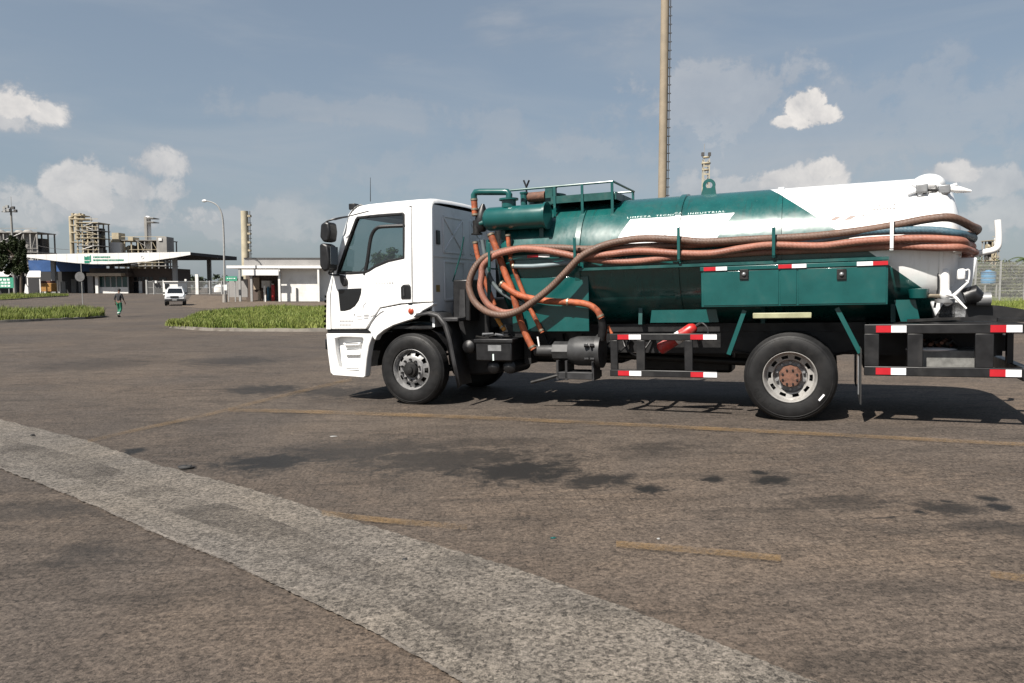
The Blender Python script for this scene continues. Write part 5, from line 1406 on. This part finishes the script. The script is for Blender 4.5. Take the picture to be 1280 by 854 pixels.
tag(lt.build('lattice', cream, am_, smooth=0), kind='stuff')
for zz, r in ((p.z, 1.15), (p.z - 1.6, .95), (p.z + 1.5, .9)):
    MB().lathe([(0, 0), (0, r), (.3, r), (.3, 0)], (p.x, YM, zz), (0, 0, 1), 16).build('platform', cream, am_)
for dx in (-.9, .8):
    MB().box(p.x + dx - .3, p.x + dx + .3, YM - .5, YM + .2, p.z + 1.9, p.z + 2.8).build('floodlight', plant_dark, am_)
MB().cyl((p.x - .5, YM, p.z), (p.x - .5, YM, at(879, 180, YM).z), .07, 8).build('whip', plant_grey, am_)
fm = empty('floodlight_mast'); tag(fm, 'floodlight mast above the ragged tree at left edge', 'mast')
YW = 115.0; p = at(14, 270, YW); z0 = terrain(p.x, YW)
MB().cyl((p.x, YW, z0 - .1), (p.x, YW, at(14, 259, YW).z), .22, 10, .14).build('pole', plant_grey, fm)
MB().cyl((p.x + .1, YW, p.z), (p.x + .1, YW, at(14, 246, YW).z), .03, 6).build('lightning_rod', plant_grey, fm)
B('crossbar', plant_dark, fm, 2, 264, 20, 265.3, YW - .1, YW + .1)
for xx, yy in ((3, 258), (6.5, 256.5), (8, 261), (3.5, 262), (14, 258), (17, 262)): B('floodlight', post_grey if xx < 10 else plant_dark, fm, xx, yy, xx + 3, yy + 3.4, YW - .5, YW - .15)

# --- process plant
def tower(name, label, Y, x0, x1, ytop, levels, depth, vessels=(), seed=0, dense=3, m1=plant_cream, cols=4):
    r = random.Random(seed); t = empty(name); tag(t, label, 'plant')
    a, c = at(x0, ytop, Y), at(x1, ytop, Y); z0 = terrain(a.x, Y)
    X0, X1, Z1 = a.x, c.x, a.z
    for k in range(cols + 1):
        x = X0 + (X1 - X0) * k / cols
        for y in (Y, Y + depth): MB().box(x - .16, x + .16, y - .16, y + .16, z0, Z1).build('steel_column', m1 if (y == Y and k < cols / 2 + 1) else plant_grey, t)
    for k in range(levels + 1):
        z = z0 + (Z1 - z0) * k / levels
        if k: MB().box(X0 - .35, X1 + .35, Y - .4, Y + depth + .3, z - .22, z).build('floor', m1 if k % 2 else plant_grey, t)
        if k: MB().box(X0 - .35, X1 + .35, Y - .42, Y - .36, z + .9, z + 1.05).build('guard_rail', m1, t)
        if k < levels:
            dz = (Z1 - z0) / levels
            for q in range(dense):
                x = r.uniform(X0 + .5, X1 - .5); w = r.uniform(.3, .95); h = dz * r.uniform(.35, .85); y = Y + r.uniform(.5, depth * .6)
                mm = r.choice([plant_grey, plant_dark, m1, plant_grey, fascia_m if r.random() < .35 else plant_dark])
                if r.random() < .55: MB().lathe([(0, 0), (0, w), (h * .85, w), (h, w * .5), (h, 0)], (x, y, z), (0, 0, 1), 12).build('vessel', mm, t)
                else: MB().cyl((x - w * 1.6, y, z + h * .6), (x + w * 1.6, y, z + h * .6), min(w, h * .4), 12).build('drum', mm, t)
            for q in range(3):
                xa = r.uniform(X0, X0 + (X1 - X0) * .7); xb = min(X1, xa + (X1 - X0) * r.uniform(.2, .5)); yb = Y + r.uniform(.15, .7) * depth
                MB().box(xa, xb, yb, yb + .8, z, z + dz * r.uniform(.45, .95)).build('equipment_block', r.choice([plant_grey, plant_dark, m1, plant_dark, plant_cream]), t)
            for q in range(2):
                s = r.choice((-1, 1)); k0 = r.randrange(cols); xa = X0 + (X1 - X0) * k0 / cols; xb = X0 + (X1 - X0) * (k0 + 1) / cols
                MB().bar((xa if s > 0 else xb, Y, z), (xb if s > 0 else xa, Y, z + dz), .14, .14).build('brace', m1, t)
            MB().tube([(r.uniform(X0, X1), Y - .3, z + .2), (r.uniform(X0, X1), Y - .3, z + dz * .5), (r.uniform(X0, X1), Y - .3, z + dz * .95)], .11, 8).build('pipe', r.choice([fascia_m, plant_grey, m1]), t)
    MB().box(X0 + (X1 - X0) * .3, X1 - (X1 - X0) * .15, Y + depth * .6, Y + depth - .3, z0, Z1 - 1.5).build('core_wall', plant_dark, t)
    for xx, w, y0, y1, mm in vessels:
        p0, p1 = at(xx, y1, Y + depth * .3), at(xx, y0, Y + depth * .3); R = w / 2 * (Y + depth * .3) / FPX
        MB().lathe([(p0.z, 0), (p0.z, R), (p1.z - R * .5, R), (p1.z - R * .1, R * .6), (p1.z, 0)], (p0.x, p0.y, 0), (0, 0, 1), 18).build('column_vessel', mm, t)
    return t
t1 = tower('process_tower', 'tall process tower of stacked steel floors above the gate canopy', 225, 96, 122, 278, 9, 6, ((91, 5, 270, 330, plant_cream), (97, 6, 267, 300, plant_cream), (102, 3, 270, 285, plant_grey), (114, 1.2, 271, 282, plant_grey)), 3, dense=6)
for y, xa, xb in ((273, 87, 104), (281, 87, 101), (268.5, 89, 101), (290, 88, 98), (302, 88, 98)): B('landing', plant_cream, t1, xa, y, xb, y + 1.3, 226, 231)
for xx in (90, 94, 99, 103): B('vent_stub', plant_cream, t1, xx - 1, 266.5 + (xx % 3), xx + 1, 273, 228, 229)
t2 = tower('process_block', 'long low cream process block with pipe racks above the canopy sign', 235, 139, 206, 300, 4, 8, ((186.5, 6.5, 270, 318, fascia_m),), 5, dense=9, cols=8)
for y in (272, 277): B('landing', plant_grey, t2, 182.5, y, 191.5, y + 1.0, 235, 239)
B('stack_ladder', plant_grey, t2, 181, 271, 183, 304, 236, 236.4)
B('cream_block', fascia_m, t2, 138, 303, 150, 318, 233.5, 236); B('head_house', plant_cream, t2, 140, 291, 148, 303, 234, 238); B('end_block', plant_grey, t2, 196, 296, 208, 318, 233, 238)
B('end_tank', wall_white, t2, 198, 297.5, 202, 301, 232.7, 233.2); B('roof_house', plant_cream, t2, 160, 296.5, 166, 301, 234, 238)
t3 = tower('silo_block', 'group of grey silos with rails behind the ragged tree', 210, -4, 46, 290, 3, 8, ((2, 12, 287, 330, plant_grey), (14, 11, 289, 330, plant_grey), (26, 11, 287.5, 330, plant_grey), (37, 11, 287, 330, plant_grey), (43.5, 6, 290, 330, plant_grey)), 7, dense=3, m1=plant_grey, cols=6)
t4 = tower('process_tower', 'small distant brownish tower right of the upright white pipe', 230, 1241, 1249, 300, 5, 5, ((1243.5, 4, 297, 330, wall_white),), 9, dense=2, cols=2)
# overhead wire
p0, p1 = at(30, 302, 140), at(86, 312, 140)
wr_ = MB().tube([p0.lerp(p1, k / 10) - Vector((0, 0, .35 * (1 - (2 * k / 10 - 1) ** 2))) for k in range(11)], .035, 5).build('overhead_wire', plant_dark)
tag(wr_, 'overhead wire sagging between the silos and the process tower', 'wire')

# --- right hand side: mesh fence, water tank
mf = empty('mesh_fence'); tag(mf, 'tall pale mesh fence behind the rear of the truck', 'fence')
YR = 58.0
fx = [1128 + 31 * k for k in range(6)]
for xx in fx:
    p = at(xx, 326, YR); z = terrain(p.x, YR); MB().box(p.x - .06, p.x + .06, YR, YR + .12, z - .1, p.z).build('post', post_grey, mf)
for xa, xb in zip(fx, fx[1:]):
    p0, p1 = at(xa, 327.5, YR), at(xb, 327.5, YR); z0 = terrain(p0.x, YR) + .05; m = MB(); H = p0.z - z0
    for k in range(1, 24):
        x = p0.x + (p1.x - p0.x) * k / 24; m.box(x - .009, x + .009, YR + .04, YR + .058, z0, p0.z)
    for k in range(14):
        z = z0 + H * k / 13; w = .022 if k % 4 == 0 else .009; m.box(p0.x, p1.x, YR + .06, YR + .08, z - w, z + w)
    tag(m.build('wire_mesh', post_grey, mf, smooth=0, fix=False), kind='stuff')
wt = empty('water_tank'); tag(wt, 'blue water tank with ribbed lid behind the mesh fence', 'tank')
YT = 66.0; p = at(1235, 354.5, YT); z = terrain(p.x, YT); R = 16.5 / 2 * YT / FPX; H = Z_at(338, YT) - p.z; blue_p = mat('blue plastic', (.10, .32, .56), .5, var=.1)
MB().lathe([(0, 0), (0, R * .92), (H * .1, R), (H * .3, R), (H * .32, R * .97), (H * .36, R), (H * .6, R), (H * .62, R * .97), (H * .66, R), (H * .86, R), (H * .92, R * .7), (H * .94, R * .4), (H * 1.02, R * .38), (H * 1.03, 0)], (p.x, YT, p.z), (0, 0, 1), 28).build('shell', blue_p, wt)
MB().lathe([(H * .80, R * 1.02), (H * .87, R * 1.02)], (p.x, YT, p.z), (0, 0, 1), 28).build('lid_ring', mat('dark blue plastic', (.03, .12, .25), .5), wt)
for dx in (-.5, .5):
    for dy in (-.4, .4): MB().box(p.x + dx - .05, p.x + dx + .05, YT + dy - .05, YT + dy + .05, z - .1, p.z - .05).build('stand_leg', plant_grey, wt)
MB().box(p.x - .65, p.x + .65, YT - .5, YT + .5, p.z - .05, p.z - .001).build('stand_top', concrete, wt)


# ------------------------------------------------------------------ trees and bushes
def leaf_mat(name, lo, hi):
    m = bpy.data.materials.new(name); m.use_nodes = True
    g = G(m.node_tree); b = m.node_tree.nodes['Principled BSDF']
    gi = g.n('ShaderNodeTexCoord').outputs['Object']
    g.put(b.inputs['Base Color'], g.mix(g.sstep(g.noise(gi, 1.4, 4, .7), .3, .7), tuple(c * .8 for c in lo), tuple(c * .8 for c in hi)))
    b.inputs['Roughness'].default_value = .6; b.inputs['Specular IOR Level'].default_value = .25
    return m
leaf_dark = leaf_mat('dark needles', (.018, .030, .012), (.050, .066, .024))
leaf_mid = leaf_mat('mid green leaves', (.040, .070, .018), (.095, .125, .036))
leaf_olive = leaf_mat('olive leaves', (.06, .075, .028), (.13, .135, .055))
bark = mat('bark', (.085, .062, .045), .9, var=.3, scale=5, bump=.4, bscale=20)
def crown(mb, c, rad, n, size, rnd, clumps=14, droop=0):
    cl = []
    for _ in range(clumps):
        while True:
            d = Vector((rnd.uniform(-1, 1), rnd.uniform(-1, 1), rnd.uniform(-1, 1)))
            if .15 < d.length < 1: break
        cl.append((Vector((c[0] + d.x * rad[0], c[1] + d.y * rad[1], c[2] + d.z * rad[2])), rnd.uniform(.22, .42)))
    for i in range(n):
        q, s = cl[i % clumps]
        d = Vector((rnd.gauss(0, 1), rnd.gauss(0, 1), rnd.gauss(0, 1))).normalized() * (rnd.random() ** .45) * s
        p = q + Vector((d.x * rad[0] * 1.2, d.y * rad[1] * 1.2, d.z * rad[2] * .9))
        a = Vector((rnd.gauss(0, 1), rnd.gauss(0, 1), rnd.gauss(0, .7) - droop)).normalized(); b = a.orthogonal().normalized()
        b = (b * math.cos(i) + a.cross(b) * math.sin(i))
        L, W = size * rnd.uniform(.7, 1.4), size * rnd.uniform(.28, .5)
        mb.add([p - a * L * .5, p + b * W * .5, p + a * L * .5, p - b * W * .5], [(0, 1, 2, 3)])
    return cl
def tree(name, label, base, h, rad, m, seed, n=3200, size=.3, trunk=.2, lobes=None, droop=0, cat='tree', group=None):
    rnd = random.Random(seed); t = empty(name, base); tag(t, label, cat, group)
    lobes = lobes or [((0, 0, h - rad[2]), rad)]
    mb = MB(); tips = []
    for c, r in lobes: tips += [q for q, s in crown(mb, c, r, n // len(lobes), size, rnd, droop=droop)]
    mb.build('crown', m, t, smooth=0, fix=False)
    tm = MB().tube(smooth_path([(0, 0, -.1), (rnd.uniform(-.1, .1), 0, h * .3), (rnd.uniform(-.25, .25), rnd.uniform(-.2, .2), h * .85)], 4), [trunk * (1 - .085 * k) for k in range(9)], 9)
    for q in tips[:12]:
        z0 = max(h * .15, min(q.z - .5, h * .6)); tm.tube([(0, 0, z0), Vector((0, 0, z0)).lerp(q, .5) + Vector((0, 0, .2)), q], [trunk * .35, trunk * .2, trunk * .06], 6)
    tm.build('trunk', bark, t, smooth=50)
    return t
Yt = 108.0; p = at(27, 369, Yt); s = Yt / FPX
def L3(x, y, rx, ry, dy=0): q = at(x, y, Yt); return ((q.x - p.x, dy, q.z - terrain(p.x, Yt)), (rx * s, rx * s, ry * s))
tree('ragged_tree', 'ragged dark tree with several pointed tops at the left edge', (p.x, Yt, terrain(p.x, Yt)), 8.2, (2, 2, 3), leaf_dark, 21, 15000, .42, .28,
     [L3(2, 312, 8, 17), L3(12, 325, 12, 15, .6), L3(17, 303, 6, 14), L3(30, 316, 4, 20, -.4), L3(24, 330, 8, 14), L3(6, 335, 10, 9)], droop=.5)
# tree seen through the cab window
Yt2 = 95.0; p = at(484, 372, Yt2)
tree('round_tree', 'round green tree seen through the cab windows', (p.x, Yt2, terrain(p.x, Yt2)), Z_at(310, Yt2) - terrain(p.x, Yt2), (2.6, 2.2, 1.7), leaf_mid, 22, 3000, .34, .2)
# bushes behind the mesh fence
rb_ = random.Random(5)
names = ['olive bush behind the mesh fence left of the blue tank', 'dark bush directly behind the blue water tank', 'tall olive bush behind the mesh fence right of the blue tank', 'broad bush at the right end of the mesh fence',
         'low bush behind the truck tail at the fence start', 'dark far bush below the distant brownish tower']
for k, (xx, Y, top, rx, m) in enumerate(((1196, 74, 317, 2.6, leaf_olive), (1232, 80, 316, 3.2, leaf_mid), (1254, 72, 320, 2.2, leaf_olive), (1285, 70, 322, 2.4, leaf_olive), (1160, 72, 322, 2.6, leaf_mid), (1243, 95, 314, 3.5, leaf_dark))):
    p = at(xx, 380, Y); z = terrain(p.x, Y); h = Z_at(top, Y) - z
    tree('bush', names[k], (p.x, Y, z), h, (rx, 1.8, h * .45), m, 30 + k, 2600, .3, .1, [((-rx * .4, 0, h * .42), (rx * .7, 1.4, h * .42)), ((rx * .4, .3, h * .5), (rx * .7, 1.4, h * .45)), ((0, 0, h * .22), (rx, 1.5, h * .25))], cat='bush', group='bushes behind the mesh fence')
# palm at right edge
Yp = 90.0; p = at(1281, 375, Yp); z = terrain(p.x, Yp); ztop = Z_at(324, Yp)
pm = empty('palm_tree', (p.x, Yp, z)); tag(pm, 'small palm showing its fronds at the right edge', 'palm tree')
MB().tube([(0, 0, -.1), (.1, 0, (ztop - z) * .5), (0, 0, ztop - z)], [.2, .15, .13], 10).build('trunk', bark, pm)
for k in range(13):
    an = k * 2.399; up = .9 - .09 * k; m = MB(); prev = None; R = random.Random(k)
    P = [Vector((math.cos(an) * t * 2.0, math.sin(an) * t * 2.0, ztop - z + up * t * 1.6 - 1.5 * t * t)) for t in [j / 9 for j in range(10)]]
    m.tube(P, [.03 - .0028 * j for j in range(10)], 5)
    for j in range(1, 10):
        d = (P[j] - P[j - 1]).normalized(); sd = d.cross(Vector((0, 0, 1))).normalized()
        for q in (-1, 1):
            for e in (0, .5):
                b0 = P[j - 1].lerp(P[j], e); tip = b0 + sd * q * .55 * math.sin(.35 + 2.5 * j / 10) + d * .25 - Vector((0, 0, .18))
                m.add([b0 - d * .04, b0 + d * .05, tip], [(0, 1, 2)])
    m.build('frond', leaf_mid, pm, smooth=0, fix=False)
# far woodland beyond the plant, one mass
mb = MB(); rw_ = random.Random(77)
for k in range(120):
    x = -330 + k * 6.0; y = 330 + rw_.uniform(-20, 30); h = rw_.uniform(6, 10.5)
    crown(mb, (x, y, h * .5), (5.5, 4, h * .5), 150, 2.3, rw_, 8)
wd = mb.build('woodland', leaf_mat('far leaves', (.045, .065, .04), (.075, .095, .06)), smooth=0, fix=False)
tag(wd, 'far belt of trees along the horizon behind the plant', 'woodland', kind='stuff')

# ------------------------------------------------------------------ pickup seen from the front
Yv = 71.0; p = on_ground(218.5, 382.3)
pk = empty('pickup_truck', (p.x, p.y, p.z), R_(22)); tag(pk, 'white pickup facing the viewer on the access road', 'pickup')
car_w = mat('white car paint', (.74, .75, .76), .3, var=.03, coat=.5); W2 = .87
def loft(stations, m, name, parent, bevel=0):
    """stations: y, half width, bottom, top, top half width"""
    rows = []
    for y, w, z0, z1, wt in stations:
        rows.append([(-w * .96, y, z0), (-w, y, z0 + (z1 - z0) * .35), (-w, y, z0 + (z1 - z0) * .7), (-wt, y, z1), (0, y, z1 + .02), (wt, y, z1), (w, y, z0 + (z1 - z0) * .7), (w, y, z0 + (z1 - z0) * .35), (w * .96, y, z0)])
    mb = MB().grid(rows)
    n = len(rows[0]); L = (len(rows) - 1) * n
    mb.f += [tuple(range(n)), tuple(L + k for k in range(n - 1, -1, -1))]
    mb.f += [(i * n, (i + 1) * n, (i + 1) * n + n - 1, i * n + n - 1) for i in range(len(rows) - 1)]
    return mb.build(name, m, parent, smooth=40)
loft([(0, .80, .45, .92, .72), (.12, .85, .40, 1.0, .76), (.6, W2, .40, 1.06, .78), (1.15, W2, .40, 1.10, .80), (1.2, W2, .4, 1.12, .82), (3.0, W2, .40, 1.12, .84), (4.9, .86, .42, 1.10, .84), (5.0, .84, .5, 1.08, .82)], car_w, 'body', pk)
loft([(1.15, .80, 1.08, 1.13, .79), (1.75, .77, 1.08, 1.66, .62), (2.0, .77, 1.08, 1.72, .62), (2.7, .77, 1.08, 1.70, .62), (3.0, .79, 1.08, 1.3, .72)], car_w, 'cabin', pk)
MB().add([(-.70, 1.16, 1.17), (.70, 1.16, 1.17), (.585, 1.70, 1.645), (-.585, 1.70, 1.645)], [(0, 1, 2, 3)]).build('windscreen', glass_dark, pk, smooth=0)
for q in (-1, 1):
    MB().add([(q * .806, 1.5, 1.2), (q * .80, 2.6, 1.2), (q * .655, 2.55, 1.62), (q * .66, 1.95, 1.62)], [(0, 1, 2, 3)]).build('side_window', glass_dark, pk, smooth=0)
    MB().box(q * .52 - .16, q * .52 + .16, -.02, .05, .78, .92).build('headlight', mat('headlight', (.55, .57, .6), .15) if q < 0 else MAT['headlight'], pk, bevel=.02)
    MB().box(q * .97 - .09, q * .97 + .09, 1.35, 1.45, 1.12, 1.28).build('door_mirror', plastic, pk, bevel=.02)
    for y in (.75, 4.0):
        w = empty('wheel', (q * .78, y, .33), parent=pk)
        MB().lathe([(-.11, .19), (-.115, .27), (-.09, .33), (.09, .33), (.115, .27), (.11, .19)], (0, 0, 0), (1, 0, 0), 24).build('tyre', rubber, w)
        MB().lathe([(-.08, .2), (-.06, 0), (.06, 0), (.08, .2)], (0, 0, 0), (1, 0, 0), 16).build('rim', steel, w)
MB().box(-.36, .36, -.03, .04, .74, .93).build('grille', plastic, pk, bevel=.01)
MB().box(-.84, .84, -.08, .10, .42, .66).build('bumper', grey_plastic, pk, bevel=.04)
MB().box(-.2, .2, -.09, -.082, .50, .62).build('number_plate', post_grey, pk)
MB().tube([(-.62, 2.9, 1.1), (-.58, 2.95, 1.8), (.58, 2.95, 1.8), (.62, 2.9, 1.1)], .03, 8).build('ladder_rack', car_w, pk)

# ------------------------------------------------------------------ person walking
skin = mat('skin', (.20, .11, .075), .6); shirt_m = mat('dark work shirt', (.02, .022, .026), .8, var=.2); trouser_m = mat('green work trousers', (.015, .17, .095), .8, var=.2, scale=12); boot_m = mat('black boots', (.015, .014, .013), .6)
hair_m = mat('dark cap', (.02, .018, .018), .8); band_m = mat('reflective band', (.6, .62, .6), .4)
p = on_ground(149.5, 396.5)
ps = empty('person', (p.x, p.y, p.z), R_(-12)); tag(ps, 'person in dark shirt and green work trousers walking across the yard', 'person')
def skin_mesh(name, joints, edges, m, root, sub=2):
    me = bpy.data.meshes.new(name); me.from_pydata([j[:3] for j in joints], edges, []); me.materials.append(m)
    o = bpy.data.objects.new(name, me); COL.objects.link(o); o.parent = ps
    o.modifiers.new('skin', 'SKIN')
    if not me.skin_vertices: me.skin_vertices.new()
    for i, j in enumerate(joints):
        sv = me.skin_vertices[0].data[i]; rx = j[3]; ry = j[4] if len(j) > 4 else rx
        sv.radius = (rx, ry); sv.use_root = (i == root)
    s = o.modifiers.new('sub', 'SUBSURF'); s.levels = s.render_levels = sub
    me.shade_smooth()
    return o
# facing +x locally turned by the empty: x sideways, y forwards
J = [(0, 0, .88, .11, .08), (0, .01, 1.08, .10, .08), (0, .02, 1.28, .13, .085), (0, .01, 1.38, .05), (0, .03, 1.46, .045), (0, .05, 1.54, .075, .085), (0, .05, 1.60, .06, .07),
     (-.17, .01, 1.33, .045), (-.24, -.06, 1.08, .036), (-.23, -.02, .86, .026), (.17, .01, 1.33, .045), (.23, .03, 1.10, .036), (.26, .12, .90, .026),
     (-.09, 0, .84, .075), (-.10, .10, .46, .05), (-.10, .02, .09, .034), (-.10, .12, .03, .03), (.09, 0, .84, .075), (.10, .02, .47, .05), (.10, -.20, .12, .034), (.10, -.12, .03, .03)]
E_ = [(0, 1), (1, 2), (2, 3), (3, 4), (4, 5), (5, 6), (2, 7), (7, 8), (8, 9), (2, 10), (10, 11), (11, 12), (0, 13), (13, 14), (14, 15), (15, 16), (0, 17), (17, 18), (18, 19), (19, 20)]
for side_, base_, dirn in ((-1, 9, Vector((0, .05, -1))), (1, 12, Vector((.1, .35, -.9)))):
    b0 = Vector(J[base_][:3]); dn = dirn.normalized(); palm = b0 + dn * .07
    J.append((*palm, .028, .016)); pi_ = len(J) - 1; E_.append((base_, pi_))
    across = Vector((0, 1, 0)).cross(dn).cross(dn).normalized()
    for k, L in enumerate((.06, .075, .08, .072, .055)):
        o_ = across * (-.03 + .015 * k); a_ = palm + o_ + dn * (.035 if k else .0) + (across * -.03 if k == 0 else Vector()); t_ = a_ + dn * L + Vector((0, .012, 0))
        J += [(*a_, .009), (*t_, .008)]; n_ = len(J); E_ += [(pi_, n_ - 2), (n_ - 2, n_ - 1)]
body = skin_mesh('body', J, E_, skin, 0)
skin_mesh('shirt', [(0, 0, .86, .135, .10), (0, .01, 1.08, .125, .10), (0, .02, 1.27, .155, .105), (0, .01, 1.38, .07), (-.17, .01, 1.33, .065), (-.24, -.05, 1.10, .052), (-.235, -.04, .98, .045), (.17, .01, 1.33, .065), (.23, .03, 1.12, .052), (.245, .07, 1.01, .045)],
          [(0, 1), (1, 2), (2, 3), (2, 4), (4, 5), (5, 6), (2, 7), (7, 8), (8, 9)], shirt_m, 0)
skin_mesh('trousers', [(0, 0, .90, .13, .10), (-.09, 0, .80, .095), (-.10, .10, .46, .072), (-.10, .03, .11, .06), (.09, 0, .80, .095), (.10, .02, .47, .072), (.10, -.19, .15, .06)], [(0, 1), (1, 2), (2, 3), (0, 4), (4, 5), (5, 6)], trouser_m, 0)
for a_, c_ in (((-.10, .035, .12), (-.10, .13, .035)), ((.10, -.19, .14), (.10, -.10, .03))):
    a_, c_ = Vector(a_), Vector(c_); MB().tube(smooth_path([a_, a_ + Vector((0, .0, -.07)), c_ + Vector((0, -.02, .01)), c_ + Vector((0, .04, 0))], 4), [.055] * 6 + [.045] * 4 + [.042, .04, .03], 10).build('boot', boot_m, ps)
for x_, y_, z_ in ((-.10, .055, .24), (.10, -.125, .27)): MB().lathe([(-.025, .071), (-.025, .075), (.025, .075), (.025, .071)], (x_, y_, z_), (0, .15, 1), 16, closed=True).build('reflective_band', band_m, ps)
MB().ball((0, .045, 1.585), (.088, .098, .075), 14, 8).build('cap', hair_m, ps)
MB().ball((0, .135, 1.53), (.013, .02, .018), 8, 6).build('nose', skin, ps)
for q in (-1, 1):
    MB().ball((q * .03, .125, 1.555), (.011, .008, .007), 8, 6).build('eye', dark_win, ps); MB().ball((q * .082, .05, 1.54), (.012, .02, .03), 8, 6).build('ear', skin, ps)
MB().ball((0, .127, 1.495), (.024, .008, .006), 8, 6).build('mouth', mat('lips', (.16, .06, .05), .6), ps)

# ------------------------------------------------------------------ small scraps on the paving
def scrap(px, py, r, m, label, seed):
    rnd = random.Random(seed); q = on_ground(px, py)
    o = MB().ball((0, 0, r[2] * .6), r, 9, 5, .25, rnd).build('scrap', m, None, smooth=50)
    o.location = q; return tag(o, label, 'scrap', 'scraps lying on the paving')
scrap(233, 586, (.085, .045, .022), flap, 'flat dark rubber scrap lying beside the pale strip', 1)
scrap(41, 546, (.03, .025, .02), flap, 'small dark stone on the pale strip at left', 2)
scrap(506, 702, (.018, .015, .014), flap, 'tiny dark stone on the pale strip near the bottom', 3)
scrap(692, 673, (.02, .012, .006), leaf_mid if False else MAT['green paint'], 'small green leaf lying left of the middle yellow dash', 4)
scrap(823, 674, (.010, .008, .005), post_grey, 'tiny pale scrap beside the middle yellow dash', 5)
scrap(417, 546, (.04, .012, .006), post_grey, 'thin pale scrap on the paving before the front wheel', 6)
